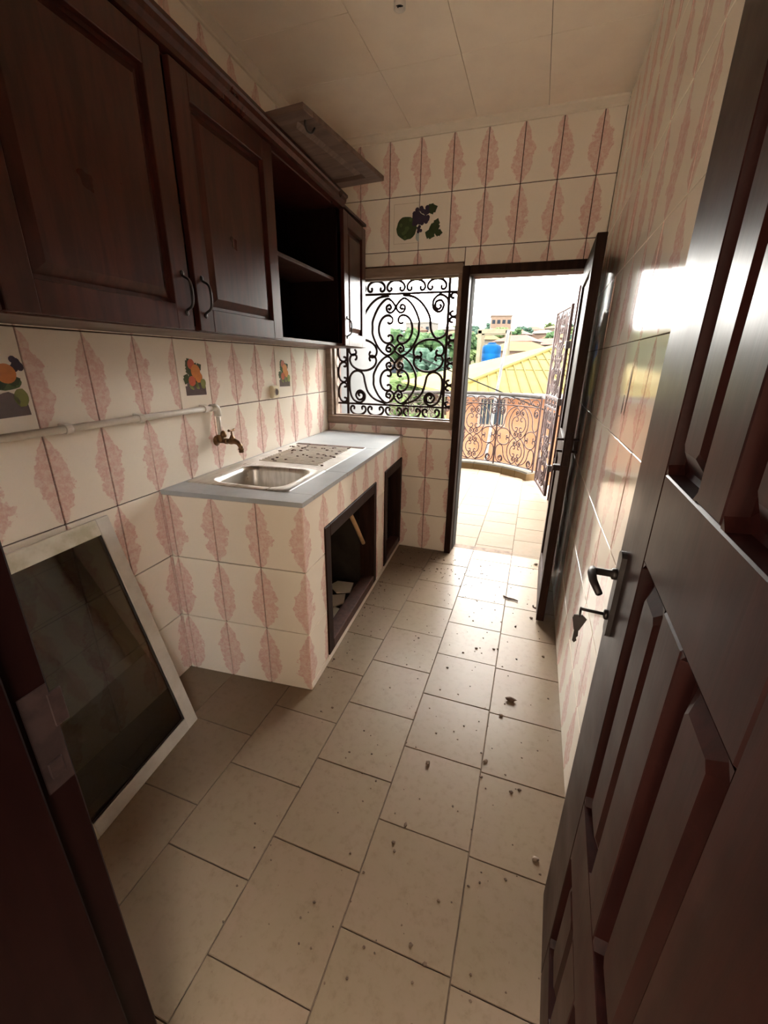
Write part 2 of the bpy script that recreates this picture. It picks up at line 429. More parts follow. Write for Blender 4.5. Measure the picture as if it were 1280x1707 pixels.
# added unseen hall and light well; pale floor bounces daylight into the kitchen
mb = MB()
mb.box(-4.1, -4.0, -6.0, 0, -.1, 3.5); mb.box(6.0, 6.1, -6.0, 0, -.1, 3.5); mb.box(-4.0, 6.0, -1.4, 0, 2.7, 2.8); mb.box(-4.1, 6.1, -6.1, -6.0, -.1, 8.5)
mb.box(-4.0, -.1, -.1, 0, -.1, 2.8); mb.box(2.0, 6.0, -.1, 0, -.1, 2.8)
struct('wall_added_well', mb, M['added_well_wall'], 'brown rendered walls of an added unseen hall and light well outside the kitchen')
mb = MB(); mb.box(-4.0, 6.0, -6.0, -2.3, -.12, -.004); mb.box(2.1, 6.0, -2.3, 0, -.12, -.004); mb.box(-4.0, -.35, -2.3, 0, -.12, -.004)
struct('floor_added_well', mb, M['added_well_floor'], 'pale floor of the added unseen light well')

# ceiling boards
mb = MB(); mb.box(-.3, 2.0, -.1, YB + .2, ZC + .008, ZC + .1)
ceiling = struct('ceiling', mb, M['ceil_gap'], 'flat cream ceiling of thin painted boards')
cx = [-.2, .62, 1.01, 1.393, 1.81]
cy = [[.1, .55, 1.3, 2.05, 2.424, 3.01], [.1, .9, 1.67, 2.424, 3.01], [.1, .6, 1.33, 2.06, 2.424, 3.01][0:1] + [.95, 1.68, 2.424, 3.01], [.1, 1.0, 1.7, 2.424, 3.01]]
for k in range(4):
    for j in range(len(cy[k]) - 1):
        b = MB(); b.box(cx[k] + .001, cx[k + 1] - .001, cy[k][j] + .001, cy[k][j + 1] - .001, ZC, ZC + .008, .001)
        b.build('ceiling_board', M['ceiling'], ceiling)
def cornice(name, T, L, label):
    prof = [(0, ZT), (.012, ZT), (.014, ZT + .01), (.03, ZT + .026), (.034, ZT + .03), (.034, ZC), (0, ZC)]
    b = MB(); R = frame((0, 0, 0), (0, 1, 0), (0, 0, 1))    # profile xy -> local (y,z), extruded along +x
    b.prism(prof, 0, L, T @ R); return struct(name, b, M['cornice'], label)
cornice('trim_1', FL, 2.85, 'slim cream cornice along the left wall')
cornice('trim_2', frame((W, YB, 0), (-1, 0, 0), (0, -1, 0)), W + .02, 'slim cream cornice along the back wall')

# window frame
win = MB(); zf0, zf1 = .963, 2.012
def rail(mb, x0, x1, z0, z1): mb.box(x0, x1, YB - .022, YB + .12, z0, z1, .004)
window_1 = thing('window_1', None, None); window_1['kind'] = 'structure'; window_1['label'] = 'wooden window frame filled with an iron grille'
for (nm, x0, x1, z0, z1) in (('bottom_rail', .0, .985, zf0, 1.022), ('top_rail', .0, .985, 1.952, zf1), ('jamb', .0, .045, 1.022, 1.952), ('jamb', .96, .985, 1.022, 1.952)):
    b = MB(); rail(b, x0, x1, z0, z1); b.build(nm, M['wood_win'], window_1)
for (x0, x1, z0, z1) in ((.045, .056, 1.022, 1.952), (.951, .96, 1.022, 1.952), (.056, .951, 1.022, 1.032), (.056, .951, 1.942, 1.952)):
    b = MB(); b.box(x0, x1, YB + .02, YB + .05, z0, z1, .002); b.build('glazing_bead', M['wood_win'], window_1)
# balcony door frame
df = thing('trim_3', None, None); df['kind'] = 'structure'; df['label'] = 'dark brown frame around the balcony doorway'
for (nm, x0, x1, z0, z1) in (('jamb', .985, 1.032, 0, 1.995), ('jamb', 1.735, 1.776, 0, 1.995), ('lintel', 1.032, 1.735, 1.945, 1.995)):
    b = MB(); b.box(x0, x1, YB - .022, YB + .05, z0, z1, .004)
    if nm == 'jamb': b.box(x0 + (.0 if x0 < 1 else .0), x1, YB + .05, YB + .075, z0, z1, .003)
    b.build(nm, M['wood_frame'], df)
mb = MB(); mb.box(1.0, 1.036, YB + .075, YB + .22, -.05, 1.96); mb.box(1.735, 1.79, YB + .05, YB + .22, -.05, 1.96)
struct('trim_4', mb, M['white_plaster'], 'pale plaster reveal of the balcony doorway')
mb = MB(); mb.box(1.036, 1.735, YB + .05, YB + .22, 1.955, 1.99); mb.box(-.3, 2.1, YB + .2, YB + .22, 1.99, 3.2)
struct('trim_5', mb, M['pink_plaster'], 'pink painted lintel over the balcony doorway')

# entrance door frame (left jamb shows in the corner)
jf = thing('trim_6', None, None); jf['kind'] = 'structure'; jf['label'] = 'dark mahogany entrance door frame with strike plate'
b = MB(); b.box(.93, 1.0, .188, .233, 0, 2.06, .003); b.box(.93, 1.016, -.02, .188, 0, 2.06, .003); b.build('jamb', M['wood_jamb'], jf)
b = MB(); b.box(1.735, 1.775, -.02, .16, 0, 2.06, .003); b.build('jamb', M['wood_jamb'], jf)
b = MB(); b.box(1.0, 1.735, -.02, .19, 2.0, 2.06, .003); b.build('lintel', M['wood_jamb'], jf)
b = MB(); b.box(.9995, 1.002, .198, .230, .90, 1.05, .0008); b.box(.999, 1.003, .226, .243, .985, 1.035, .001); b.box(1.0, 1.004, .205, .222, .92, .945, .001)
b.build('strike_plate', M['iron'], jf)
for z in (.20, .12, .05):
    b = MB(); b.tube([(.995, .228, z), (1.005, .240, z), (1.009, .246, z + .003)], .0025, 6); b.build('nail', M['grey_metal'], jf)

# ================================================================== BALCONY AND OUTSIDE SHELL
BC = Vector((.75, 4.85)); BR = 1.05
def arc(r, a): return (BC.x + r * math.cos(a), BC.y + r * math.sin(a))
A0, A1 = math.radians(36), math.radians(168)
poly = [(2.0, 3.2), (2.0, 5.4)] + [arc(BR + .1, math.radians(a)) for a in range(30, 172, 6)] + [(-.4, 5.0), (-.4, 3.2)]
mb = MB(); mb.prism(poly, -.25, -.012)
bfl = struct('floor_balcony', mb, M['floor_grout'], 'balcony floor of pale beige tiles')
cols2 = [XG + G * k for k in range(-3, 5)]
for k in range(len(cols2) - 1):
    x0, x1 = cols2[k], cols2[k + 1]
    oy = [.1, .0, .0, 1.1843, 1.6082, 2.0681, .2][k] % G
    ys = rng(3.12, 6.0, oy, G)
    for j in range(len(ys) - 1):
        if max((Vector((x, ys[j])) - BC).length for x in (x0, x1)) > BR + .02 and ys[j] > BC.y: continue
        lay(bfl, Tr(0, 0, -.004), [x0, x1], [ys[j], ys[j + 1]], (), 'floor_out', .0035, G, G, .001, 'floor_tile')
# curved curb: tan upright tiles with a cream top
curb = thing('balcony_curb', 'low curved curb of tan tiles with cream top under the railing', 'curb')
N = 11
for k in range(N):
    a0, a1 = A0 + .08 + (A1 - A0 - .08) * k / N, A0 + .08 + (A1 - A0 - .08) * (k + 1) / N - .004
    sub = [a0 + (a1 - a0) * t / 4 for t in range(5)]
    p = [arc(BR - .02, a) for a in sub] + [arc(BR + .13, a) for a in sub[::-1]]
    b = MB(); b.prism(p, -.012, .078); b.build('curb_tile', M['curb'], curb)
    p = [arc(BR - .012, a) for a in sub] + [arc(BR + .135, a) for a in sub[::-1]]
    b = MB(); b.prism(p, .078, .10); b.build('curb_cap', M['curb_top'], curb)
# side wall on the left of the balcony (white), right side wall
mb = MB(); mb.box(-.5, -.17, 3.2, 5.0, -6, 3.4)
struct('wall_balcony_left', mb, M['white_plaster'], 'white rendered side wall of the balcony seen through the grille')
mb = MB(); mb.box(1.80, 2.1, 3.2, 4.74, -6, 3.4)
struct('wall_balcony_right', mb, M['house_pink'], 'salmon painted wall beside the balcony gate')
mb = MB(); mb.box(-.5, -.2, 3.0, 3.2, -6, 3.4); mb.prism(poly, -.6, -.25); mb.box(-.5, 2.1, 3.0, 3.2, -6, -.12)
struct('wall_outer', mb, M['house_pink'], 'outer face of the house under the balcony')

# ------------------------------------------------------------------ wrought iron scrolls
def cscroll(A, B, side=1, a=1.25, b=52.0, p=8, n=64, sgn=1):
    """curvature profile curve with a spiral at both ends, mapped so the eyes fall on A and B"""
    pts = [(0.0, 0.0)]; th = 0.0; x = y = 0.0; ds = 2.0 / n; res = []
    sub = 6
    for i in range(n * sub):
        s = -1 + (i + .5) * ds / sub
        k = (a + b * abs(s) ** p) * (1 if (sgn > 0 or s < 0) else -1)
        th += k * ds / sub; x += math.cos(th) * ds / sub; y += math.sin(th) * ds / sub
        if (i + 1) % sub == 0: pts.append((x, y))
    e0, e1 = Vector(pts[0]), Vector(pts[-1])
    ch = e1 - e0; L = ch.length; ex = ch / L; ey = Vector((-ex.y, ex.x))
    A = Vector(A); B = Vector(B); fx = (B - A); fy = Vector((fx.y, -fx.x)) * side   # main arc bulges to the left of A->B for side 1
    return [A + fx * ((Vector(q) - e0).dot(ex) / L) + fy * ((Vector(q) - e0).dot(ey) / L) for q in pts]
def catmull(P, n=6):
    P = [Vector(q) for q in P]; out = []
    for i in range(len(P) - 1):
        p0 = P[i - 1] if i else P[0] * 2 - P[1]; p1, p2 = P[i], P[i + 1]; p3 = P[i + 2] if i + 2 < len(P) else P[-1] * 2 - P[-2]
        for k in range(n):
            t = k / n
            out.append(.5 * ((2 * p1) + (p2 - p0) * t + (2 * p0 - 5 * p1 + 4 * p2 - p3) * t * t + (3 * p1 - p0 - 3 * p2 + p3) * t ** 3))
    out.append(P[-1]); return out
HW, HH = .377, .76
def _z(px, py): return ((px - 170) * .000516, (1600 - py) * .00044)
def oval(eye1, eye2, bulge, top, bot):
    """tall C: spiral eye at the top, round the outside, spiral eye at the bottom"""
    (u1, w1), (u2, w2) = eye1, eye2
    um = (u1 + u2) / 2; r = .022
    P = [(u1, w1), (u1 + r * .55, w1 + r * .2), (u1 + r * .2, w1 + r * .9), (u1 - r * .9, w1 + r * .3), (u1 - r * 1.1, w1 - r * .9), (u1, w1 - r * 1.9)]
    P = [(u1 + .3 * r, w1), (u1, w1 - .5 * r), (u1 - .6 * r, w1), (u1 - .1 * r, w1 + .9 * r), (u1 + 1.0 * r, w1 + .3 * r), (u1 + .7 * r, w1 - 1.0 * r), (u1 - .5 * r, w1 - 1.5 * r), (u1 - 1.7 * r, w1 - .6 * r), (u1 - 1.8 * r, w1 + .8 * r)]
    Q = [(u2 + .3 * r, w2), (u2, w2 + .5 * r), (u2 - .6 * r, w2), (u2 - .1 * r, w2 - .9 * r), (u2 + 1.0 * r, w2 - .3 * r), (u2 + .7 * r, w2 + 1.0 * r), (u2 - .5 * r, w2 + 1.5 * r), (u2 - 1.7 * r, w2 + .6 * r), (u2 - 1.8 * r, w2 - .8 * r)]
    h = top - bot
    mid = [(um + (bulge - um) * .12, top), (um + (bulge - um) * .62, top - h * .13), (bulge * .98, top - h * .36), (bulge, top - h * .5), (bulge * .98, bot + h * .36), (um + (bulge - um) * .62, bot + h * .13), (um + (bulge - um) * .12, bot)]
    return catmull(P + mid + Q[::-1], 5)
def small_c(e1, e2, bulge):
    return cscroll(e1, e2, 1 if True else -1, 1.5, 48, 7)
def half_motif():
    L = []
    L.append(oval(_z(262, 60), _z(258, 690), .178, .738, .356))
    L.append(oval(_z(252, 950), _z(250, 1445), .168, .348, .010))
    for e1, e2, bu in ((_z(285, 275), _z(280, 500), .120), (_z(280, 1110), _z(280, 1290), .116)):
        L.append(cscroll(e1, e2, 1, 2.0, 13, 2.3, 40))
    L.append(cscroll(_z(540, 730), _z(800, 700), 1, 1.6, 14, 2.2, 44))
    L.append(cscroll(_z(545, 885), _z(795, 870), -1, 1.6, 14, 2.2, 44))
    L.append(catmull([_z(*q) for q in [(790, 30), (815, 55), (780, 95), (735, 60), (745, -10), (810, -30), (850, 40), (820, 120), (760, 130), (705, 70), (710, -40), (790, -110), (890, -60), (915, 60), (915, 400), (850, 505), (760, 515), (690, 400), (660, 200), (560, 20), (430, -90), (270, -122)]], 5))
    L.append(catmull([_z(*q) for q in [(720, 1480), (745, 1450), (710, 1415), (665, 1450), (675, 1520), (740, 1540), (785, 1470), (755, 1400), (695, 1385), (640, 1450), (650, 1540), (730, 1592), (830, 1540), (880, 1400), (885, 1180), (830, 1075), (740, 1050), (665, 1110), (635, 1250), (590, 1400), (480, 1520), (300, 1590)]], 5))
    return L
HALF = half_motif()
def side_ok(pts): return pts
def motif(emit, W2, H, cx, z0):
    sx, sz = W2 / HW, H / HH
    for s in (1, -1):
        for L in HALF: emit([(cx + s * q[0] * sx, z0 + q[1] * sz) for q in L])
def strip(emit, u0, u1, z0, z1, n, up=1):
    """row of small arches with curled ends between two bars"""
    w = (u1 - u0) / n; h = z1 - z0
    for k in range(n):
        a = u0 + w * (k + .5); base = z0 + h * .38 if up > 0 else z1 - h * .38
        emit([(q.x, q.y) for q in cscroll((a - w * .26, base), (a + w * .26, base), up, 1.6, 14, 2.2, 36)])
def scroll_obj(parent, pts, r=.0085, T=None, mat='iron', sides=6):
    b = MB(); b.tube([Vector(p) for p in pts], r, sides); return b.build('scroll', M[mat], parent, T, True)

# window grille
GY = YB + .10
gr = thing('window_grille', 'wrought iron scrollwork grille filling the kitchen window', 'grille', Tr(0, GY, 0))
for (nm, a, b_) in (('flat_bar', (.128, 1.0), (.128, 1.975)), ('flat_bar', (.884, 1.0), (.884, 1.975))):
    b = MB(); b.box(a[0] - .009, a[0] + .009, -.006, .006, a[1], b_[1], .001); b.build(nm, M['iron'], gr)
for z in (1.107, 1.868):
    b = MB(); b.box(.0, .99, -.008, .004, z - .007, z + .007, .001); b.build('flat_bar', M['iron'], gr)
emw = lambda pts: scroll_obj(gr, [(q[0], 0, q[1]) for q in pts])
motif(emw, .37, .748, .506, 1.113)
strip(emw, .14, .87, 1.875, 1.965, 5, 1); strip(emw, .14, .87, 1.01, 1.10, 5, -1)
for (u0, s) in ((.05, 1), (.965, -1)):
    for k in range(5):
        zc = 1.19 + .15 * k
        emw([(q.x, q.y) for q in cscroll((u0 + s * .045, zc - .044), (u0 + s * .045, zc + .044), s, 1.2, 14, 2.2, 36)])

# balcony railing on the arc
ra = thing('balcony_railing', 'curved wrought iron railing with scroll panels around the balcony', 'railing', Tr(0, 0, 0))
RR = BR + .06
aR, aL = math.radians(40), math.radians(172)
def onarc(u, z, r=RR): a = aR + u / RR; return (BC.x + r * math.cos(a), BC.y + r * math.sin(a), z)
LEN = (aL - aR) * RR; NP = 4; PW = LEN / NP
for z, r_, nm in ((1.035, .022, 'top_rail'), (.905, .007, 'flat_bar'), (.125, .007, 'flat_bar')):
    b = MB(); b.tube([onarc(LEN * k / 60, z) for k in range(61)], r_, 10); b.build(nm, M['iron'] if r_ < .02 else M['rail_paint'], ra, None, True)
for k in range(NP + 1):
    x, y, _ = onarc(PW * k, 0); b = MB(); b.box(x - .011, x + .011, y - .011, y + .011, .10, 1.03, .002); b.build('post', M['iron'], ra)
for k in range(NP):
    emr = lambda pts: scroll_obj(ra, [onarc(q[0], q[1]) for q in pts], .0072)
    motif(emr, PW / 2 - .012, .765, PW * (k + .5), .132)
    strip(emr, PW * k + .02, PW * (k + 1) - .02, .915, 1.015, 4, 1)

# iron gate standing open at the right of the balcony
G0 = Vector((1.755, 4.77, 0)); G1 = Vector((1.645, 5.46, 0)); gx = (G1 - G0).normalized(); GL = (G1 - G0).length
GT = frame(G0, gx, Vector((0, 0, 1)).cross(gx))
gt = thing('iron_gate', 'tall wrought iron gate standing open at the balcony edge', 'gate', GT)
for nm, x0, x1, z0, z1 in (('stile', 0, .03, .03, 1.97), ('stile', GL - .03, GL, .03, 1.97), ('rail', .03, GL - .03, 1.94, 1.97), ('rail', .03, GL - .03, .03, .06), ('rail', .03, GL - .03, .95, .975), ('rail', .03, GL - .03, 1.06, 1.085)):
    b = MB(); b.box(x0, x1, -.014, .014, z0, z1, .002); b.build(nm, M['iron'], gt)
emg = lambda pts: scroll_obj(gt, [(q[0], 0, q[1]) for q in pts], .008)
motif(emg, GL / 2 - .035, .84, GL / 2, 1.09); motif(emg, GL / 2 - .035, .88, GL / 2, .065); strip(emg, .03, GL - .03, .975, 1.06, 4, 1)
for z in (.35, 1.05, 1.6):
    b = MB(); b.box(-.028, .006, -.022, .022, z - .035, z + .035, .003); b.build('hinge', M['iron_dark'], gt)
gp = thing('gate_post', 'dark iron gate post fixed to the salmon wall', 'post', Tr(1.80, 4.77, 0))
b = MB(); b.box(-.017, .017, -.02, .02, -.012, 2.12, .002); b.build('post', M['iron'], gp)
for z in (.45, 1.25, 1.75):
    b = MB(); b.box(-.012, .012, -.055, -.02, z - .02, z + .02, .002); b.build('bracket', M['iron_dark'], gp)

# ================================================================== NEIGHBOUR HOUSE
E1, E2, AP = Vector((-.35, 9.6, .80)), Vector((4.2, 10.3, .80)), Vector((2.6, 16.0, 2.2))
hs = thing('neighbour_house', 'orange house with yellow ribbed hip roof below the balcony', 'house')
ex = (E2 - E1).normalized(); nrm = (E2 - E1).cross(AP - E1).normalized(); up_ = nrm.cross(ex)
RT = frame(E1, ex, up_)
L_ = (E2 - E1).length; ap = RT.inverted() @ AP
b = MB(); b.prism([(0, 0), (L_, 0), (ap.x, ap.y)], -.05, 0, RT); b.build('roof_sheet', M['roof_yellow'], hs)
nrib = 20
for k in range(1, nrib):
    u = L_ * k / nrib; top = ap.y * (u / ap.x if u < ap.x else (L_ - u) / (L_ - ap.x))
    b = MB(); b.box(u - .018, u + .018, .0, max(.05, top - .03), 0, .03, .006, RT); b.build('roof_rib', M['rib'], hs)
for v in (.33, .52):
    x0 = ap.x * v; x1 = L_ - (L_ - ap.x) * v
    b = MB(); b.box(x0, x1, ap.y * v - .01, ap.y * v + .01, 0, .012, 0, RT); b.build('sheet_lap', M['rib'], hs)
E0 = E1 + Vector((-2.6, 5.0, 0)); E3 = E2 + Vector((-2.6, 5.0, 0))
b = MB(); b.add([E1, AP, E0, E1 - Vector((0, 0, .06)), AP - Vector((0, 0, .06)), E0 - Vector((0, 0, .06))], [(0, 1, 2), (5, 4, 3), (0, 3, 4, 1), (1, 4, 5, 2), (2, 5, 3, 0)]); b.build('roof_sheet', M['roof_yellow'], hs)
b = MB(); b.add([E2, E3, AP, E2 - Vector((0, 0, .06)), E3 - Vector((0, 0, .06)), AP - Vector((0, 0, .06))], [(0, 1, 2), (5, 4, 3), (0, 3, 4, 1), (1, 4, 5, 2), (2, 5, 3, 0)]); b.build('roof_sheet', M['roof_yellow'], hs)
b = MB(); b.tube([E1 + Vector((0, 0, .02)), AP + Vector((0, 0, .02))], .05, 6); b.build('hip_cap', M['roof_yellow'], hs)
b = MB(); b.tube([E2 + Vector((0, 0, .02)), AP + Vector((0, 0, .02))], .05, 6); b.build('hip_cap', M['roof_yellow'], hs)
b = MB(); b.tube([E1 + Vector((0, 0, -.04)) - ex * .1, E2 + Vector((0, 0, -.04))], .06, 8); b.build('gutter', M['grey_metal'], hs)
HT = frame(E1 + Vector((0, 0, 0)) + Vector((-ex.y, ex.x, 0)) * .35, ex, Vector((0, 0, 1)).cross(ex))
b = MB(); b.box(-.0, L_ - .2, 0, 4, -6, -.05, 0, HT); b.build('wall', M['house_orange'], hs)
wx0, wx1, wz0, wz1 = .78, 1.30, -.72, -.16
wn = MB(); wn.box(wx0 - .06, wx1 + .06, -.03, .02, wz0 - .06, wz1 + .06, .006, HT); wo = wn.build('window', M['house_pink'], hs)
b = MB(); b.box(wx0, wx1, -.04, .0, wz0, wz1, 0, HT); b.build('pane', M['win_dark'], wo)
for k in range(6):
    x = wx0 + (wx1 - wx0) * (k + .5) / 6; b = MB(); b.box(x - .012, x + .012, -.06, -.04, wz0, wz1, 0, HT); b.build('window_bar', M['conc'], wo)
pl = MB(); pl.tube([(.93, 8.3, 1.98), (.83, 8.3, .9), (.70, 8.2, -1.2), (.62, 8.15, -5.5)], .028, 8)
tag(pl.build('leaning_pole', M['grey_metal'], None, None, True), 'thin grey metal pole leaning in front of the yellow roof', 'pole')
c1 = MB(); c1.tube([(-5.4 + .52 * t, 6.4 + .045 * t, 3.42 - .197 * t + .0006 * (t - 9) ** 2) for t in range(0, 25)], .009, 6)
tag(c1.build('power_cable', M['cable'], None, None, True), 'dark power cable crossing in front of the yellow roof', 'cable')

# water tank on its stand
ts = thing('tank_stand', 'concrete frame stand behind the yellow roof holding a tank', 'stand', Tr(-.65, 22, 0))
for x in (-.62, .62):
    for y in (-.55, .55):
        b = MB(); b.box(x - .09, x + .09, y - .09, y + .09, -6, 2.85, .01); b.build('post', M['conc'], ts)
for y in (-.55, .55):
    b = MB(); b.box(-.72, .72, y - .09, y + .09, 2.7, 2.9, .01); b.build('beam', M['conc'], ts)
b = MB(); b.box(-.75, .75, -.65, .65, 1.16, 1.32, .01); b.build('platform', M['conc'], ts)
tk = thing('water_tank', 'bright blue plastic water tank between concrete posts', 'tank', Tr(-.72, 21.9, 1.32))
b = MB(); b.lathe([(.42, 0), (.44, .03), (.44, .22), (.425, .25), (.44, .28), (.44, .5), (.425, .53), (.44, .56), (.44, .80), (.40, .88), (.2, .96)], None, 28); b.build('tank_body', M['tank'], tk, None, True)
b = MB(); b.lathe([(.19, .95), (.19, 1.0), (.15, 1.02)], None, 20); b.build('lid', M['tank'], tk, None, True)

# ================================================================== HILLSIDE TOWN
CAMP = Vector((1.51, -.02, 1.42))
def hill_z(D):
    if D < 22: return -6 + (D - 10) * .12
    t = min(1, (D - 22) / 150)
    return -4.6 + 15.0 * t ** .9
mb = MB(); rows = [8, 14, 22, 30, 40, 55, 75, 100, 130, 165, 200, 260]
na = 24
for D in rows:
    for k in range(na + 1):
        a = math.radians(-38 + 76 * k / na)
        zz = hill_z(D) + (.5 * math.sin(k * 1.7 + D * .05) * min(1, D / 60)) - (0 if D < 190 else (D - 190) * .18)
        mb.v.append((CAMP.x + math.sin(a) * D, CAMP.y + math.cos(a) * D, zz))
for i in range(len(rows) - 1):
    for k in range(na): q = i * (na + 1) + k; mb.f.append((q, q + 1, q + na + 2, q + na + 1)); mb.mi.append(0)
gnd = struct('ground_hill', mb, M['earth'], 'green hillside rising behind the houses', None, True)
def azpt(az, D): return Vector((CAMP.x + az * D, CAMP.y + math.sqrt(max(.1, 1 - az * az)) * D, 0))
def hhouse(az, D, w, d, h, rc, wc, label, flatroof=False, wins=(3, 1), rot=0., base=None):
    p = azpt(az, D); p.z = hill_z(D) - .3 if base is None else base
    T = Tr(*p) @ Matrix.Rotation(rot, 4, 'Z')
    o = thing('hillside_house' if not flatroof else 'hillside_block', label, 'house' if not flatroof else 'building', T, 'houses on the far hillside' if not flatroof else None)
    b = MB(); b.box(-w / 2, w / 2, -d / 2, d / 2, -3, h); b.build('wall', M['hwall%d' % wc], o)
    if flatroof:
        b = MB(); b.box(-w / 2 - .2, w / 2 + .2, -d / 2 - .2, d / 2 + .2, h, h + .35); b.build('roof', M['hwall%d' % wc], o)
    else:
        e = .5; rh = w * .18; r = w * .22
        vs = [(-w / 2 - e, -d / 2 - e, h), (w / 2 + e, -d / 2 - e, h), (w / 2 + e, d / 2 + e, h), (-w / 2 - e, d / 2 + e, h), (-r, 0, h + rh), (r, 0, h + rh)]
        b = MB(); b.add(vs, [(0, 1, 5, 4), (1, 2, 5), (2, 3, 4, 5), (3, 0, 4), (3, 2, 1, 0)]); b.build('roof', M['hroof%d' % rc], o)
    nx, nz = wins
    for i in range(nx):
        for k in range(nz):
            x = -w / 2 + w * (i + .5) / nx; z = h * (k + .5) / nz
            ww = min(.5, w / nx * .3)
            b = MB(); b.box(x - ww, x + ww, -d / 2 - .05, -d / 2 + .1, z - .55, z + .55); b.build('window', M['win_dark'], o)
    return o
hhouse(-.088, 150, 6.2, 6, 16.2, 0, 3, 'tall brown brick apartment block on the skyline', True, (4, 5), .15, base=-1.0)
hhouse(-.252, 150, 9, 6, 13.2, 0, 2, 'wide pale block on the skyline seen through the window grille', True, (4, 4), -.2, base=0)
RND = random.Random(21)
USED = []
def free_spot(az, D, r):
    p = azpt(az, D)
    if any((p - q).length < r + rq for q, rq in USED): return False
    USED.append((p, r)); return True
RN = ['a red', 'a brown', 'an orange', 'a grey', 'a pinkish']
for az_, D_, r_ in ((-.088, 150, 5), (-.252, 150, 6), (-.045, 58, 5.5), (-.112, 22, 3), (-.33, 26, 2.2), (-.285, 31, 2.4), (-.25, 36, 2.6), (-.215, 42, 2.8), (-.19, 34, 2.3), (-.30, 46, 2.8), (-.235, 25, 1.8), (-.165, 50, 2.6)): USED.append((azpt(az_, D_), r_))
for k in range(170):
    az = RND.uniform(-.40, .07); D = 48 + 115 * RND.random() ** .85
    if az < -.17 and D < 58: continue
    w = RND.uniform(4.2, 7.5); rc = RND.randrange(5)
    if not free_spot(az, D, w * .66): continue
    hhouse(az, D, w, w * .75, RND.uniform(2.2, 3.4), rc, RND.randrange(5), 'small distant hillside house with %s roof' % RN[rc], False, (3, 1) if D < 110 else (0, 0), RND.uniform(-.5, .5))
hhouse(-.045, 58, 6.5, 6, 3.4, 2, 1, 'orange roofed house above the right end of the yellow roof', False, (3, 1), .2, base=-.6)
def blob(b, c, r, rnd, n=9, m=6):
    vs = []; fs = []
    for i in range(m + 1):
        th = PI * i / m
        for k in range(n):
            rr = r * (1 + rnd.uniform(-.22, .22)) if 0 < i < m else r
            vs.append((c[0] + rr * math.sin(th) * math.cos(2 * PI * k / n), c[1] + rr * math.sin(th) * math.sin(2 * PI * k / n), c[2] + rr * math.cos(th) * .85))
    for i in range(m):
        for k in range(n): fs.append((i * n + k, (i + 1) * n + k, (i + 1) * n + (k + 1) % n, i * n + (k + 1) % n))
    b.add(vs, fs)
LN = ['dark green', 'light green', 'blue green']
def tree(az, D, h, r, mt, label, group='trees on the far hillside', base=None):
    p = azpt(az, D); p.z = (hill_z(D) - .3) if base is None else base
    o = thing('hillside_tree', label, 'tree', Tr(*p), group)
    b = MB(); b.tube([(0, 0, -1), (.05, 0, h * .5), (0, 0, h * .8)], [r * .12, r * .1, r * .05], 6); b.build('trunk', M['trunk'], o)
    b = MB()
    for i in range(34):
        a = RND.uniform(0, 2 * PI); q = RND.uniform(0, .85) * r
        blob(b, (q * math.cos(a), q * math.sin(a), h - r * .75 + RND.uniform(-.45, .55) * r), r * RND.uniform(.16, .34), RND)
    b.build('crown', M[['leaf', 'leaf2', 'leaf3'][mt]], o)
for k in range(120):
    az = RND.uniform(-.40, .07); D = RND.uniform(55, 175); h = RND.uniform(3.2, 5.5); mt = RND.randrange(3); r_ = h * RND.uniform(.36, .5)
    if not free_spot(az, D, r_ * 1.15): continue
    tree(az, D, h, r_, mt, 'distant %s tree among the hillside houses' % LN[mt])
# nearer trees seen through the window grille
for (az, D, h, r, mt, lb) in ((-.33, 26, 5.0, 1.8, 1, 'bright green tree at the left of the window view'), (-.285, 31, 4.6, 2.0, 1, 'yellow green bushy tree low in the window view'), (-.25, 36, 5.6, 2.2, 2, 'round blue green tree in the middle of the window view'),
                              (-.215, 42, 6.6, 2.4, 0, 'dark green tree behind the grille centre'), (-.19, 34, 5.0, 1.9, 2, 'blue green tree beside the doorway jamb'), (-.30, 46, 6.6, 2.3, 0, 'tall dark tree behind the bright green ones'), (-.235, 25, 3.4, 1.5, 1, 'small light green bush tree below the grille centre'), (-.165, 50, 6.5, 2.1, 0, 'dark tree left of the concrete tank stand')):
    tree(az, D, h, r, mt, lb, 'trees below the balcony')

# ================================================================== SINK COUNTER
CW = LP(1.749, 0, 0); CF = Vector((.72, 1.3148, 0)); CB = Vector((.6097, YB, 0))
tE = (CF - CW).normalized(); LE = (CF - CW).length
tF = (CB - CF).normalized(); LF = (CB - CF).length
FE = frame(CW, tE, Vector((0, 0, 1)).cross(tE))       # end face: x to the front, y into the counter
FF = frame(CF, tF, Vector((0, 0, 1)).cross(tF))       # front face: x to the back wall, y into the counter
counter = thing('sink_counter', 'tiled masonry sink counter with two open framed recesses', 'counter', FF)
O1 = (.20, 1.0, .042, .722); O2 = (1.20, LF - .004, .042, .735)
def inFF(o): return FF.inverted() @ o
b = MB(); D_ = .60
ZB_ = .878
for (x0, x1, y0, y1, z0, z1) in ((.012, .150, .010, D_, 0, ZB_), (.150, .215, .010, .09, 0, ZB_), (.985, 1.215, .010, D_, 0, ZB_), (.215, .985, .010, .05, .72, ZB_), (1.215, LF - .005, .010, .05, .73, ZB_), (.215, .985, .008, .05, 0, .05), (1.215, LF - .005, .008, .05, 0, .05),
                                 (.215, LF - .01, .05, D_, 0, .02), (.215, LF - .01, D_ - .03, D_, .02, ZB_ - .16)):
    b.box(x0, x1, y0, y1, z0, z1)
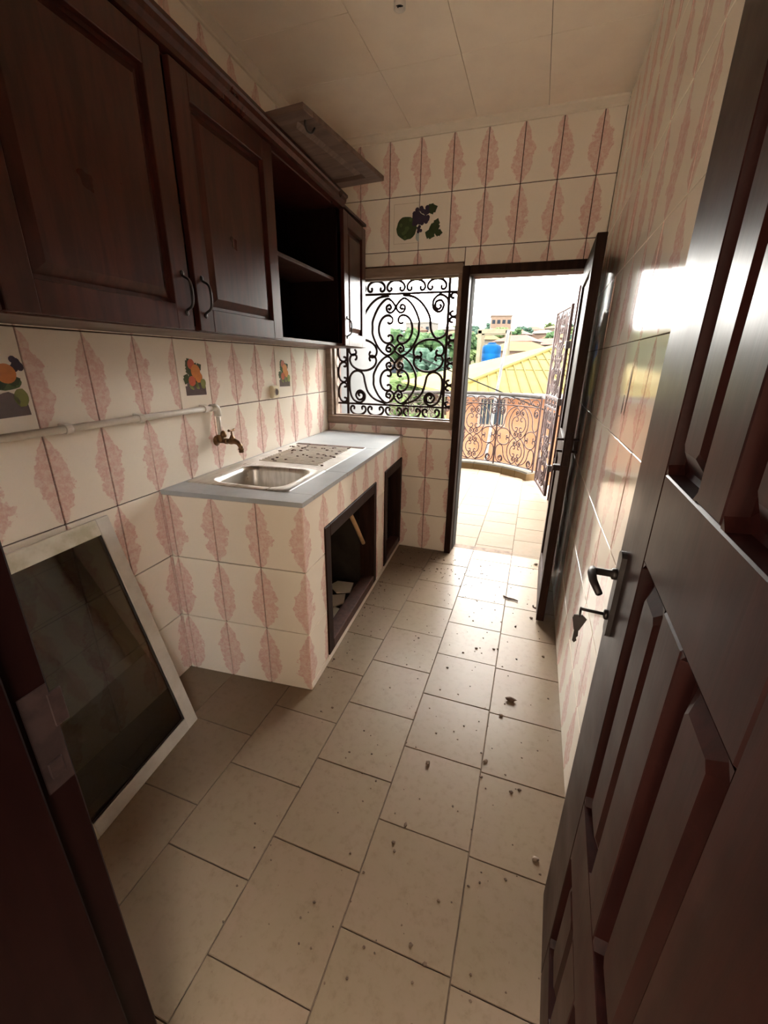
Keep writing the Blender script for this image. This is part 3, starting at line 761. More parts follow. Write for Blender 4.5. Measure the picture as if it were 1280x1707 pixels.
# wedge that closes the end towards the left wall
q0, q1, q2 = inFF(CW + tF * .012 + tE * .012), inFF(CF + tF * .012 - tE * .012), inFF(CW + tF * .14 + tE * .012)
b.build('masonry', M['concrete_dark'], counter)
b = MB(); b.box(.012, LE - .012, .010, .14, 0, ZB_); b.build('masonry', M['grout'], counter, inFF(FE))
# end tiles
TEt = FE @ frame((0, 0, 0), (1, 0, 0), (0, 0, 1))
lay(counter, inFF(TEt), [0.002, .031, .2318, .4325, LE], [0, .3, .6, .885], (), 'tile', .0038, tilt=.0015)
# front tiles
TFt = FF @ frame((0, 0, 0), (1, 0, 0), (0, 0, 1))
us_ = [0, .2, .4, .6, .8, 1.0, 1.2, 1.4, 1.6, LF - .002]
lay(counter, inFF(TFt), us_, [.04, .3, .6, .885], ((.202, .998, -.1, .722), (1.2, 2, -.1, .735)), 'tile', .0035, tilt=.0015)
lay(counter, inFF(TFt), [0, .2, .5, .8, 1.1, 1.4, LF - .002], [0, .038], (), 'tile_plain', .003)
def rec_frame(o):
    u0, u1, z0, z1 = o
    fr = []
    for (x0, x1, a, c, dp) in ((u0, u0 + .058, z0, z1, .09), (u1 - .05, u1, z0, z1, .09), (u0 + .058, u1 - .05, z1 - .062, z1, .09), (u0 + .058, u1 - .05, z0, z0 + .055, .07)):
        b = MB(); b.box(x0, x1, -.006, dp, a, c, .003); b.build('recess_frame', M['wood_dull'] if c - a < .2 and a < .1 else M['wood_frame'], counter)
rec_frame(O1); rec_frame(O2)
# broken tiles and stick inside the first recess
RB = random.Random(5)
for k, (cx_, cy_, s_, a_) in enumerate([(.56, .16, .085, .2), (.70, .17, .08, .9), (.62, .30, .09, 1.5), (.83, .17, .075, .5), (.78, .30, .08, 2.1), (.46, .18, .06, 2.6)]):
    pts = []
    n_ = 5
    for i in range(n_):
        an = a_ + 2 * PI * i / n_ + RB.uniform(-.25, .25); rr = s_ * RB.uniform(.8, 1.15); pts.append((cx_ + rr * math.cos(an), cy_ + rr * math.sin(an)))
    b = MB(); zt = .021 + .0085 * k; b.prism(pts, zt, zt + .008, FF)
    tag(b.build('broken_tile', M['tile_plain']), 'broken cream tile lying on the floor of the larger recess', 'tile', 'broken tiles in the recess')
b = MB(); b.tube([(.658, .062, .662), (.80, .063, .497), (.948, .066, .325)], .013, 8, FF)
tag(b.build('wooden_stick', M['wood_pale'], None, None, True), 'pale wooden stick leaning inside the larger counter recess', 'stick')
b = MB(); b.tube([(.45, .42, .05), (.68, .43, .055), (.93, .40, .05)], [.026, .032, .024], 10, FF)
tag(b.build('rubble_roll', M['conc'], None, None, True), 'dusty grey bundle at the back of the larger recess', 'rubble')

# worktop: grey slabs around the sink cut out (left wall frame)
wt = thing('worktop', 'grey slab worktop covering the tiled counter', 'worktop', FL)
def toFL(v): q = FL.inverted() @ Vector(v); return (q.x, q.y)
cfx, cfy = toFL(CF); cbx, cby = toFL(CB)
def front(d): return cby + (cfy - cby) * (d - cbx) / (cfx - cbx) + .004
def endd(off): return 1.7525 + (cfx - 1.749) * off / cfy
S0, S1, SO0, SO1 = .615, 1.615, .02, .515
zt0, zt1 = .8855, .905
for poly in ([(.003, .003), (S0 - .001, .003), (S0 - .001, front(S0)), (.003, front(0))],
             [(S0 + .001, .003), (S1 - .001, .003), (S1 - .001, SO0), (S0 + .001, SO0)],
             [(S0 + .001, SO1), (1.228, SO1), (1.228, front(1.228)), (S0 + .001, front(S0))],
             [(1.230, SO1), (S1 - .001, SO1), (S1 - .001, front(S1)), (1.230, front(1.23))],
             [(S1 + .001, .003), (endd(0), .003), (endd(front(1.73)), front(1.73)), (S1 + .001, front(S1))]):
    b = MB(); b.prism(poly, zt0, zt1); b.build('slab', M['slate'], wt)
# sink
sk = thing('kitchen_sink', 'stainless steel sink with ribbed drainboard set into the worktop', 'sink', FL @ Tr(0, 0, .905))
def rrect(x0, x1, y0, y1, r, n=8):
    P = []
    for (cx_, cy_, a) in ((x1 - r, y1 - r, 0), (x0 + r, y1 - r, PI / 2), (x0 + r, y0 + r, PI), (x1 - r, y0 + r, 1.5 * PI)):
        for k in range(n): P.append((cx_ + r * math.cos(a + PI / 2 * k / (n - 1)), cy_ + r * math.sin(a + PI / 2 * k / (n - 1))))
    return P
def loft(mb, loops):
    n = len(loops[0][0]); o = len(mb.v)
    for P, z in loops: mb.v += [(x, y, z) for x, y in P]
    for i in range(len(loops) - 1):
        for k in range(n): mb.f.append((o + i * n + k, o + i * n + (k + 1) % n, o + (i + 1) * n + (k + 1) % n, o + (i + 1) * n + k)); mb.mi.append(0)
    return mb
bx0, bx1, by0, by1 = 1.262, 1.575, .108, .462
b = MB()
loft(b, [(rrect(1.225, S1 - .004, SO0 + .002, SO1 - .002, .012), -.012), (rrect(1.222, S1 + .006, SO0 - .006, SO1 + .006, .02), .001), (rrect(1.224, S1 + .003, SO0 - .003, SO1 + .003, .02), .003), (rrect(bx0 - .012, bx1 + .012, by0 - .012, by1 + .012, .075), .004),
         (rrect(bx0, bx1, by0, by1, .07), .001), (rrect(bx0 + .005, bx1 - .005, by0 + .005, by1 - .005, .068), -.02), (rrect(bx0 + .016, bx1 - .016, by0 + .016, by1 - .016, .065), -.125),
         (rrect(bx0 + .045, bx1 - .045, by0 + .045, by1 - .045, .05), -.148), (rrect(bx0 + .13, bx1 - .13, by0 + .145, by1 - .145, .02), -.152)])
n_ = 32; b.f.append(tuple(len(b.v) - n_ + k for k in range(n_))); b.mi.append(0)
b.build('bowl', M['steel'], sk, None, True)
b = MB(); b.lathe([(.028, -.1515), (.028, -.149), (.02, -.1485), (.018, -.150)], Tr((bx0 + bx1) / 2, (by0 + by1) / 2, 0), 20); b.build('drain', M['iron_dark'], sk, None, True)
b = MB(); b.box(S0 - .004, 1.222, SO0 - .004, SO1 + .004, -.010, .002, .002); db = b.build('drainboard', M['board_steel'], sk)
for k in range(17):
    x = .68 + .029 * k; b = MB(); b.tube([(x, .09, .0015), (x, .10, .0022), (x, .43, .0022), (x, .44, .0015)], .0035, 6); b.build('ridge', M['board_steel'], db, None, True)
b = MB(); b.box(S0 - .002, S0 + .035, .05, SO1 - .0, .002, .0045, .001); b.build('rust_edge', M['rust'], db)
b = MB(); RS = random.Random(3)
for k in range(70):
    x, y = RS.gauss(.80, .15), RS.uniform(.06, .47)
    if not .63 < x < 1.2: continue
    r = RS.uniform(.003, .009); pts = [(x + r * RS.uniform(.6, 1.3) * math.cos(a), y + r * 1.3 * RS.uniform(.6, 1.3) * math.sin(a)) for a in [2 * PI * i / 6 for i in range(6)]]
    b.prism(pts, .002, .0068)
tag(b.build('dirt_flake', M['rust'], db), None, None, None, 'stuff')

# pipe, tap, socket
pp = thing('water_pipe', 'white surface water pipe clipped along the left wall', 'pipe', FL @ Tr(1.36, .026, 1.206))
b = MB(); b.tube([(1.46, 0, .0), (.2, 0, 0), (.03, 0, -.001)], .0118, 14); b.build('pipe_run', M['pvc'], pp, None, True)
b = MB(); b.tube([(.0, 0, -.02), (0, 0, -.09), (0, 0, -.145)], .0105, 14); b.build('pipe_drop', M['pvc'], pp, None, True)
b = MB(); b.tube([(.045, 0, 0), (.015, 0, 0), (.004, 0, -.006), (0, 0, -.018), (0, 0, -.042)], [.0165, .0165, .017, .0165, .0165], 14); b.build('elbow', M['pvc'], pp, None, True)
b = MB(); b.lathe([(.015, 0), (.017, .004), (.017, .03), (.014, .034)], Tr(0, 0, -.165), 14); b.build('coupling', M['brass'], pp, None, True)
for x in (.735, .45, .085):
    b = MB(); b.lathe([(.0155, -.011), (.0165, -.009), (.0165, .009), (.0155, .011)], Tr(x, 0, 0) @ Matrix.Rotation(PI / 2, 4, 'Y'), 14); b.box(x - .009, x + .009, -.026, -.006, .004, .017, .002); b.build('pipe_clip', M['pvc'], pp)
tp = thing('water_tap', 'tarnished brass tap with T handle on the left wall', 'tap', FL @ Tr(1.36, 0, 1.045))
b = MB(); b.lathe([(.024, 0), (.026, .004), (.012, .012), (.011, .05), (.014, .052), (.014, .064), (.010, .066)], Matrix.Rotation(-PI / 2, 4, 'X'), 16); b.build('flange', M['brass'], tp, None, True)
b = MB(); b.tube([(0, .06, 0), (0, .085, .002), (0, .105, .003), (0, .122, -.004), (0, .133, -.018), (0, .136, -.032)], [.011, .016, .014, .012, .011, .011], 12); b.build('spout', M['brass'], tp, None, True)
b = MB(); b.lathe([(.009, -.05), (.012, -.049), (.012, -.036), (.015, -.034), (.015, -.031), (.010, -.029)], Tr(0, .136, 0), 12); b.build('nozzle', M['brass'], tp, None, True)
b = MB(); b.lathe([(.014, .005), (.013, .018), (.009, .026), (.005, .034), (.0045, .052)], Tr(0, .092, 0), 12); b.build('bonnet', M['brass'], tp, None, True)
b = MB(); b.tube([(-.022, .092, .056), (-.012, .092, .053), (.012, .092, .053), (.022, .092, .056)], [.006, .0045, .0045, .006], 10); b.build('tap_handle', M['brass'], tp, None, True)
b = MB(); b.lathe([(.013, -.008), (.016, 0), (.012, .014), (.006, .022)], Tr(0, .045, .028), 12); b.build('check_knob', M['brass'], tp, None, True)
so = thing('wall_socket', 'small ivory wall socket on the tiled left wall', 'socket', FL @ Tr(.805, 0, 1.242))
b = MB(); b.box(-.036, .036, 0, .026, -.036, .036, .005); b.build('socket_box', M['ivory'], so)
b = MB(); b.lathe([(.024, .0262), (.024, .030), (.0205, .030), (.019, .024)], Matrix.Rotation(-PI / 2, 4, 'X') @ Matrix.Identity(4), 20); b.build('socket_ring', M['ivory'], so, None, True)
b = MB(); b.lathe([(.0185, .0262), (.0185, .0268)], Matrix.Rotation(-PI / 2, 4, 'X'), 20); b.build('socket_recess', M['p_dark'], so)

# ================================================================== WALL CABINET
cb = thing('wall_cabinet', 'long dark mahogany wall cabinet with raised panel doors on the left wall', 'cabinet', FL)
Z0, Z1, OF = 1.505, 2.24, .315
DE, DS = .075, 2.62
wd_ = M['wood']
def part(nm, *a, mat=None, parent=None, bev=.002, T=None):
    b = MB(); b.box(*a, bev); return b.build(nm, mat or wd_, parent or cb, T)
part('bottom_board', DE, DS, .002, OF, Z0, Z0 + .018); part('top_board', DE, DS, .002, OF, Z1 - .018, Z1)
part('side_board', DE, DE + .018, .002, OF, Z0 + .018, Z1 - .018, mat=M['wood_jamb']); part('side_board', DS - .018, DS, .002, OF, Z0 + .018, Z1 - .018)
for d in (.52, 1.235, 1.815): part('divider', d - .01, d + .01, .012, OF, Z0 + .018, Z1 - .018, mat=M['wood_jamb'])  # inner side, dividers and back near-black to paint shade into the cabinet
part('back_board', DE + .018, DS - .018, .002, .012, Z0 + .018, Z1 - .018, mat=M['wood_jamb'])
part('shelf', .53, 1.225, .012, OF - .02, 1.86, 1.878, mat=M['wood_dull'])
part('shelf', 1.245, 1.805, .012, OF - .02, 1.86, 1.878); part('shelf', 1.825, DS - .018, .012, OF - .02, 1.86, 1.878)
# crown moulding
b = MB(); prof = [(OF, Z1 - .012), (OF + .026, Z1 - .008), (OF + .028, Z1 + .006), (OF + .040, Z1 + .018), (OF + .044, Z1 + .034), (OF + .052, Z1 + .038), (OF + .052, Z1 + .05), (.002, Z1 + .05), (.002, Z1), (OF, Z1)]
b.prism(prof, .47, DS, frame((0, 0, 0), (0, 1, 0), (0, 0, 1))); b.build('crown_moulding', wd_, cb)
b = MB(); b.box(DE, .47, .002, OF + .026, Z1, Z1 + .016, .002); b.build('top_strip', wd_, cb)
def door_mesh(w, h, st=.072, th=.022):
    """local x width, y outwards (thickness), z height"""
    f = []
    for (x0, x1, z0, z1) in ((0, st, 0, h), (w - st, w, 0, h), (st, w - st, 0, st), (st, w - st, h - st, h)):
        b = MB(); b.box(x0, x1, 0, th, z0, z1, .002); f.append(b)
    return f
def raised(w, h, x0, z0, depth=.022, g=.012, bev=.026, base=.004):
    """raised panel: recess floor, bevel up to a flat field just below the frame face"""
    b = MB(); x1, z1 = x0 + w, z0 + h
    L = [((x0, z0, x1, z1), base), ((x0 + g, z0 + g, x1 - g, z1 - g), base), ((x0 + g + bev, z0 + g + bev, x1 - g - bev, z1 - g - bev), depth)]
    for (a, c, d, e), y in L: b.v += [(a, y, c), (d, y, c), (d, y, e), (a, y, e)]
    for i in (0, 1):
        for k in range(4): p, q = i * 4 + k, i * 4 + (k + 1) % 4; b.f.append((p, q, q + 4, p + 4)); b.mi.append(0)
    b.f.append((8, 9, 10, 11)); b.mi.append(0)
    b.v += [(x0, 0, z0), (x1, 0, z0), (x1, 0, z1), (x0, 0, z1)]
    b.f.append((15, 14, 13, 12)); b.mi.append(0)
    for k in range(4): p, q = k, (k + 1) % 4; b.f.append((12 + p, 12 + q, q, p)); b.mi.append(0)
    # flip so normals face +y
    b.f = [f[::-1] for f in b.f]
    return b
def handle(parent, x, z, y=.022):
    pts = [(x, y + .001, z - .055), (x, y + .004, z - .048), (x, y + .024, z - .036), (x, y + .030, z - .015), (x, y + .030, z + .015), (x, y + .024, z + .036), (x, y + .004, z + .048), (x, y + .001, z + .055)]
    b = MB(); b.tube(catmull(pts, 4), .0042, 8)
    for s in (-1, 1): b.lathe([(.008, 0), (.009, .002), (.006, .004)], Tr(x, y, z + s * .056) @ Matrix.Rotation(-PI / 2, 4, 'X'), 10)
    return b.build('handle', M['iron_dark'], parent, None, True)
def cab_door(parent, d0, d1, hx, name='door', T=None):
    """door between distances d0 < d1 along the wall; hx handle position from d0"""
    w = d1 - d0; h = Z1 - Z0 - .022
    T = T or Tr(d0, OF + .001, Z0 + .004)
    dr = bpy.data.objects.new(name, None); COL.objects.link(dr); dr.empty_display_size = .02
    if parent: dr.parent = parent; dr.matrix_local = T
    else: dr.matrix_world = T
    nm = ['stile', 'stile', 'rail', 'rail']
    for n_, b in zip(nm, door_mesh(w, h)): b.build(n_, wd_, dr)
    raised(w - .144, h - .144, .072, .072, .018).build('panel', wd_, dr)
    return dr
def simple_door(parent, d0, d1, hx, hz, T=None, mesh_parent=None):
    """door as one part (frame mesh) with panel and handle sub-parts"""
    w = d1 - d0; h = Z1 - Z0 - .022
    b = MB()
    for (x0, x1, z0, z1) in ((0, .072, 0, h), (w - .072, w, 0, h), (.072, w - .072, 0, .072), (.072, w - .072, h - .072, h)): b.box(x0, x1, 0, .022, z0, z1, .002)
    dr = b.build('door', wd_, parent, T or Tr(d0, OF + .001, Z0 + .004))
    raised(w - .144, h - .144, .072, .072, .019).build('panel', wd_, dr)
    handle(dr, hx, hz)
    return dr
simple_door(cb, 1.825, 2.392, .030, .105); simple_door(cb, 1.245, 1.795, .520, .105); simple_door(cb, 2.40, 2.61, .03, .105)
# narrow end door, slightly ajar, hinged at the back corner
simple_door(cb, .085, .505, .385, .105, Tr(.085, OF + .001, Z0 + .004) @ Matrix.Rotation(.03, 4, 'Z'))
# loose door lying face down on top of the cabinet, sticking out over the front
ld = thing('cabinet_door', 'loose mahogany cabinet door lying face down on top of the wall cabinet', 'door')
Pa, Pb = Vector((.576, 1.723, 2.293)), Vector((.645, 2.429, 2.293))
lx = (Pb - Pa).normalized(); ly = Vector((0, 0, -1)); lz = lx.cross(ly)   # local x length, y down (face), z to...
w_, h_ = (Pb - Pa).length, .48
LT = frame(Pa + Vector((0, 0, .022)), lx, ly)
if (LT.to_3x3() @ Vector((0, 0, 1))).x > 0:
    LT = frame(Pb + Vector((0, 0, .022)), -lx, ly)
ld.matrix_world = LT
for (nm, x0, x1, z0, z1) in (('stile', 0, .07, 0, h_), ('stile', w_ - .07, w_, 0, h_), ('rail', .07, w_ - .07, 0, .07), ('rail', .07, w_ - .07, h_ - .07, h_)):
    b = MB(); b.box(x0, x1, 0, .022, z0, z1, .002); b.build(nm, M['wood_dusty'], ld)
raised(w_ - .14, h_ - .14, .07, .07, .019).build('panel', M['wood_dusty'], ld)
hb = MB(); hb.tube(catmull([(.065, .022, .035), (.07, .032, .04), (.085, .046, .042), (.11, .046, .04), (.125, .032, .038), (.13, .022, .035)], 4), .0042, 8); hb.build('handle', M['iron_dark'], ld, None, True)

# ================================================================== LOOSE WINDOW SASH LEANING ON THE LEFT WALL
B0, B1 = Vector((.402, .494, 0)), Vector((.350, 1.007, 0))          # bottom corners
sx = (B1 - B0).normalized(); SWd = (B1 - B0).length
nin = Vector((-sx.y, sx.x, 0))            # towards the wall
topz = .888; run = .230; sl = math.hypot(topz, run)
sy_ = (nin * run + Vector((0, 0, topz))).normalized()
ST = frame(B0 + Vector((0, 0, .002)), sx, sy_)          # x width, y up the slope, z out towards the room
sash = thing('leaning_window', 'dirty aluminium window sash with dark tinted glass leaning on the wall', 'window', ST)
fw = .052
for nm, x0, x1, y0, y1, m in (('stile', 0, fw * .75, 0, sl, 'alu_dirty'), ('stile', SWd - fw, SWd, 0, sl, 'alu'), ('bottom_rail', fw * .75, SWd - fw, 0, fw, 'alu'), ('top_rail', fw * .75, SWd - fw, sl - fw * 1.1, sl, 'alu_dirty')):
    b = MB(); b.box(x0, x1, y0, y1, -.016, 0, .002); b.build(nm, M[m], sash)
b = MB(); b.box(fw * .75 - .004, SWd - fw + .004, fw - .004, sl - fw * 1.1 + .004, -.014, -.010); b.build('glass', M['glass'], sash)
for x0, x1, y0, y1 in ((SWd - fw - .007, SWd - fw, fw, sl - fw * 1.1), (fw * .75, SWd - fw - .007, fw, fw + .006)):
    b = MB(); b.box(x0, x1, y0, y1, -.0095, -.003, .001); b.build('seal', M['iron_dark'], sash)

# ================================================================== BALCONY DOOR LEAF (open along the right wall)
bd = thing('door_1', None, None, frame((1.735, 2.97, 0), Vector((1.722 - 1.735, 2.243 - 2.97, 0)), Vector((0, 0, 1)).cross(Vector((1.722 - 1.735, 2.243 - 2.97, 0)))))
bd['kind'] = 'structure'; bd['label'] = 'dark brown balcony door standing open against the right wall'
DL = .727
# local x from hinge to free edge, y to ... , z up ; leaf thickness .042
ysign = 1 if (bd.matrix_world.to_3x3() @ Vector((0, 1, 0))).x > 0 else -1
def bdp(nm, x0, x1, z0, z1, y0=-.042, y1=0., mat='wood_frame'):
    a, c = sorted((y0 * ysign, y1 * ysign)); b = MB(); b.box(x0, x1, a, c, z0, z1, .002); return b.build(nm, M[mat], bd)
bdp('stile', 0, .1, .012, 1.95); bdp('stile', DL - .1, DL, .012, 1.95); bdp('rail', .1, DL - .1, .012, .17); bdp('rail', .1, DL - .1, 1.83, 1.95); bdp('rail', .1, DL - .1, .9, 1.04)
bdp('panel', .1, DL - .1, .17, .9, -.03, -.012); bdp('panel', .1, DL - .1, 1.04, 1.83, -.03, -.012)
bdp('lock', DL - .006, DL + .004, .93, 1.10, -.034, -.008, 'iron')
for z, yy in ((1.06, -.075), (1.0, -.07)):
    bdp('bolt', DL - .05, DL - .038, z - .006, z + .006, yy, .03, 'iron')
bdp('latch_plate', DL - .06, DL - .02, .90, .93, -.075, -.042, 'iron')
b = MB(); b.tube([(DL - .02, -.05 * ysign, .075), (DL - .018, -.065 * ysign, .082), (DL - .018, -.068 * ysign, .095)], .004, 6); b.build('hook', M['iron'], bd)

# ================================================================== ENTRANCE DOOR LEAF
HX = Vector((1.684, .165, 0)); FX = Vector((1.711, .842, 0))
ed_x = (FX - HX).normalized(); EW = (FX - HX).length
ET = frame(HX, ed_x, Vector((0, 0, 1)).cross(ed_x))      # x hinge->free edge, y towards the room (-x), z up
ed = thing('door_2', None, None, ET); ed['kind'] = 'structure'; ed['label'] = 'open varnished mahogany entrance door with long raised panels'
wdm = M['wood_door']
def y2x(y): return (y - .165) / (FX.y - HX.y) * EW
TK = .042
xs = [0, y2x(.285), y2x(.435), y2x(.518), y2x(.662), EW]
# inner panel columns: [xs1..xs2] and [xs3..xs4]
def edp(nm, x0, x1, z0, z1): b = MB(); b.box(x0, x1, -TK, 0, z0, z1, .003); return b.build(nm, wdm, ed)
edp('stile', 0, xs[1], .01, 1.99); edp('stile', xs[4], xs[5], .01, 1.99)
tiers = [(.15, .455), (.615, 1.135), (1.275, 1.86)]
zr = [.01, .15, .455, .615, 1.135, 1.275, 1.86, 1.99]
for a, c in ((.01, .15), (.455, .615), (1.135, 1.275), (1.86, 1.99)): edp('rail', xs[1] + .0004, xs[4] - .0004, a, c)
for a, c in tiers:
    edp('muntin', xs[2], xs[3], a + .0004, c - .0004)
    for x0, x1 in ((xs[1], xs[2]), (xs[3], xs[4])):
        b = MB(); w2 = x1 - x0; h2 = c - a
        # raised field with octagonal ends
        g_, bv, r_ = .010, .030, .03
        def octo(m, cut): return [(x0 + m + cut, a + m), (x1 - m - cut, a + m), (x1 - m, a + m + cut), (x1 - m, c - m - cut), (x1 - m - cut, c - m), (x0 + m + cut, c - m), (x0 + m, c - m - cut), (x0 + m, a + m + cut)]
        loops = [(octo(0, .012), -.001), (octo(.002, .012), -.020), (octo(g_, .012), -.022), (octo(g_ + bv, .008), -.004)]
        o0 = len(b.v)
        for P_, y in loops: b.v += [(x, y, z) for x, z in P_]
        for i in range(3):
            for k in range(8): p, q = i * 8 + k, i * 8 + (k + 1) % 8; b.f.append((p, p + 8, q + 8, q)); b.mi.append(0)
        b.f.append(tuple(range(31, 23, -1))); b.mi.append(0)
        # corner fillers so the sunk corners read as rounded
        fr_ = [(x0, a), (x1, a), (x1, c), (x0, c)]; oc = loops[0][0]
        for k, tri in enumerate(((0, (0, 7)), (1, (1, 2)), (2, (3, 4)), (3, (5, 6)))):
            v0 = len(b.v); b.v += [(fr_[tri[0]][0], -.001, fr_[tri[0]][1]), (oc[tri[1][0]][0], -.001, oc[tri[1][0]][1]), (oc[tri[1][1]][0], -.001, oc[tri[1][1]][1])]; b.f.append((v0, v0 + 1, v0 + 2)); b.mi.append(0)
        b.box(x0 + .0005, x1 - .0005, -TK + .004, -.023, a + .0005, c - .0005)
        b.build('panel', wdm, ed)
# lever handle with long plate
hx_ = y2x(.785)
b = MB()
pl_ = []
for k in range(9): an = PI * k / 8; pl_.append((hx_ + .017 * math.cos(an), 1.085 + .012 * math.sin(an)))
for k in range(9): an = PI + PI * k / 8; pl_.append((hx_ + .017 * math.cos(an), .93 + .012 * math.sin(an)))
b.prism(pl_, -.009, 0, Matrix(((1, 0, 0, 0), (0, 0, -1, 0), (0, 1, 0, 0), (0, 0, 0, 1))))
plate = b.build('handle_plate', M['iron_dark'], ed)
b = MB(); b.lathe([(.011, .008), (.011, .016), (.007, .018), (.007, .048)], Tr(hx_, 0, 1.05) @ Matrix.Rotation(-PI / 2, 4, 'X'), 14)
b.tube([(hx_ + .006, .049, 1.05), (hx_ - .012, .052, 1.051), (hx_ - .035, .050, 1.046), (hx_ - .060, .040, 1.034)], [.0075, .0078, .0072, .006], 10); b.build('lever', M['iron_dark'], ed, None, True)
ky = thing('door_keys', 'two keys on a ring hanging from the entrance door lock', 'keys', ET @ Tr(hx_, .0, .962))
b = MB(); b.lathe([(.010, .009), (.010, .014), (.006, .016)], Matrix.Rotation(-PI / 2, 4, 'X'), 12); b.tube([(0, .012, 0), (0, .05, .001), (0, .058, .002)], .0032, 8); b.build('key_shank', M['iron_dark'], ky, None, True)
b = MB(); b.tube([(.008 * math.cos(2 * PI * k / 16), .056, -.006 + .010 * math.sin(2 * PI * k / 16)) for k in range(17)], .0013, 6); b.build('key_ring', M['iron_dark'], ky, None, True)
KP = Matrix(((0, 0, 1, 0), (1, 0, 0, .056), (0, 1, 0, -.016), (0, 0, 0, 1)))
b = MB(); b.prism([(-.014, -.004), (-.005, .004), (.010, .002), (.012, -.006), (.006, -.032), (-.004, -.032)], -.0012, .0012, KP); b.prism([(-.003, -.032), (.005, -.032), (.005, -.058), (.001, -.062), (-.003, -.056), (-.001, -.05), (-.004, -.045)], -.001, .001, KP); b.build('hanging_key', M['iron_dark'], ky)

# ================================================================== CEILING LAMP HOLDER
lh = thing('lamp_holder', 'empty white lamp holder hanging from the ceiling', 'lamp holder', Tr(.884, 1.905, ZC))
b = MB(); b.lathe([(.036, 0), (.036, -.012), (.024, -.02), (.017, -.03), (.0165, -.085), (.021, -.088), (.022, -.118), (.019, -.118), (.018, -.098)], None, 24); b.build('holder_body', M['white_plastic'], lh, None, True)
b = MB(); b.lathe([(.017, -.1), (.017, -.104), (.006, -.105), (.005, -.11)], None, 16); b.build('contact_disc', M['grey_metal'], lh, None, True)
for x in (-.007, .008):
    b = MB(); b.lathe([(.003, -.105), (.003, -.112)], Tr(x, .002, 0), 8); b.build('contact_pin', M['iron_dark'], lh)

# ================================================================== FRUIT PRINTS ON TILES
def disc(b, x, y, r, z, mi, n=14, sq=1.0, rag=0., rnd=random.Random(1)):
    P_ = [(x + r * (1 + rnd.uniform(-rag, rag)) * math.cos(2 * PI * k / n), y + r * sq * (1 + rnd.uniform(-rag, rag)) * math.sin(2 * PI * k / n)) for k in range(n)]
    b.add([(p, q, z) for p, q in P_], [tuple(range(n))], None, mi)
def leafp(b, x, y, l, a, z, mi):
    P_ = []
    for t, w in ((0, 0), (.2, .25), (.4, .42), (.5, .30), (.65, .36), (.8, .18), (1, 0), (.8, -.18), (.65, -.36), (.5, -.3), (.4, -.42), (.2, -.25)):
        P_.append((x + l * (t * math.cos(a) - w * math.sin(a)), y + l * (t * math.sin(a) + w * math.cos(a)), z))
    b.add(P_, [tuple(range(len(P_)))], None, mi)
PM = [M[k] for k in ('p_green', 'p_olive', 'p_orange', 'p_red', 'p_purple', 'p_dark', 'p_lime', 'p_blue', 'p_line')]
def print_bowl(t):
    b = MB(); r = random.Random(4)
    b.add([(.03, .05, .0003), (.183, .055, .0003), (.180, .10, .0003), (.03, .10, .0003)], [(0, 1, 2, 3)], None, 5)
    disc(b, .168, .105, .020, .0005, 1, 16, 1.3, .06, r); disc(b, .13, .095, .030, .0005, 5, 14, .9, .1, r)
    disc(b, .138, .148, .042, .0006, 6, 18, .5, .06, r)
    for k in range(26): disc(b, .150 + r.uniform(-.04, .035), .192 + r.uniform(-.03, .034), .010, .0007 + k * .00002, 4, 10)
    for a in (.3, 2.6, 3.2): leafp(b, .14, .146, .04, a, .0012, 0)
    disc(b, .143, .172, .027, .0014, 2, 20); disc(b, .095, .168, .022, .0014, 3, 18)
    return b.build('fruit_print', PM, t)
def print_oranges(t):
    b = MB(); r = random.Random(9)
    b.add([(.035, .065, .0003), (.165, .062, .0003), (.165, .10, .0003), (.035, .105, .0003)], [(0, 1, 2, 3)], None, 5)
    for k in range(11): leafp(b, .07 + r.uniform(-.02, .06), .16 + r.uniform(-.03, .06), .05, r.uniform(0, 2 * PI), .0004 + .00003 * k, 0)
    for k in range(6): disc(b, .06 + .018 * k, .105, .017, .0009, (5, 1)[k % 2], 10, 1, .15, r)
    for (x, y, q, m_) in ((.11, .165, .03, 2), (.085, .195, .022, 3), (.125, .14, .024, 2), (.08, .125, .022, 3), (.15, .115, .018, 1)): disc(b, x, y, q, .0010 + .0001 * x, m_, 16, 1, .04, r)
    return b.build('fruit_print', PM, t)
order = [2.2556, 1.4556, .6556]
for i, dm, fn in zip(fr_cells, order, (print_bowl, print_oranges, print_oranges)): fn(tl[(i, 4)])
# grape print across two tiles of the back wall
b = MB(); r = random.Random(2)
for (x0, x1, y0, y1) in ((.03, .36, .04, .0425), (.03, .36, .258, .2605), (.03, .0325, .04, .26), (.3575, .36, .04, .26)): b.add([(x0, y0, .0002), (x1, y0, .0002), (x1, y1, .0002), (x0, y1, .0002)], [(0, 1, 2, 3)], None, 8)
disc(b, .115, .125, .068, .0004, 0, 22, .95, .05, r)
for k in range(26):
    a, q = r.uniform(0, 2 * PI), r.uniform(0, .058); disc(b, .115 + q * math.cos(a), .125 + q * math.sin(a), .011, .0005 + k * .00001, 6 if r.random() < .4 else 0, 10)
for k in range(46): disc(b, .210 + r.uniform(-.045, .045), .185 + r.uniform(-.042, .042), .014, .0008 + k * .00001, 4, 10)
for k in range(7): disc(b, .205 + r.uniform(-.012, .012), .11 + r.uniform(-.02, .02), .010, .0008, 4, 10)
disc(b, .198, .075, .02, .0004, 7, 12, 1.4, .1, r)
for (x, y, l, a) in ((.25, .205, .07, .35), (.25, .20, .06, .9), (.26, .10, .08, .3), (.30, .11, .06, 1.2), (.24, .095, .07, -.4), (.30, .09, .055, -.1)): leafp(b, x, y, l, a, .0007, 0)
b.build('fruit_print', PM, up[(gi, 1)])

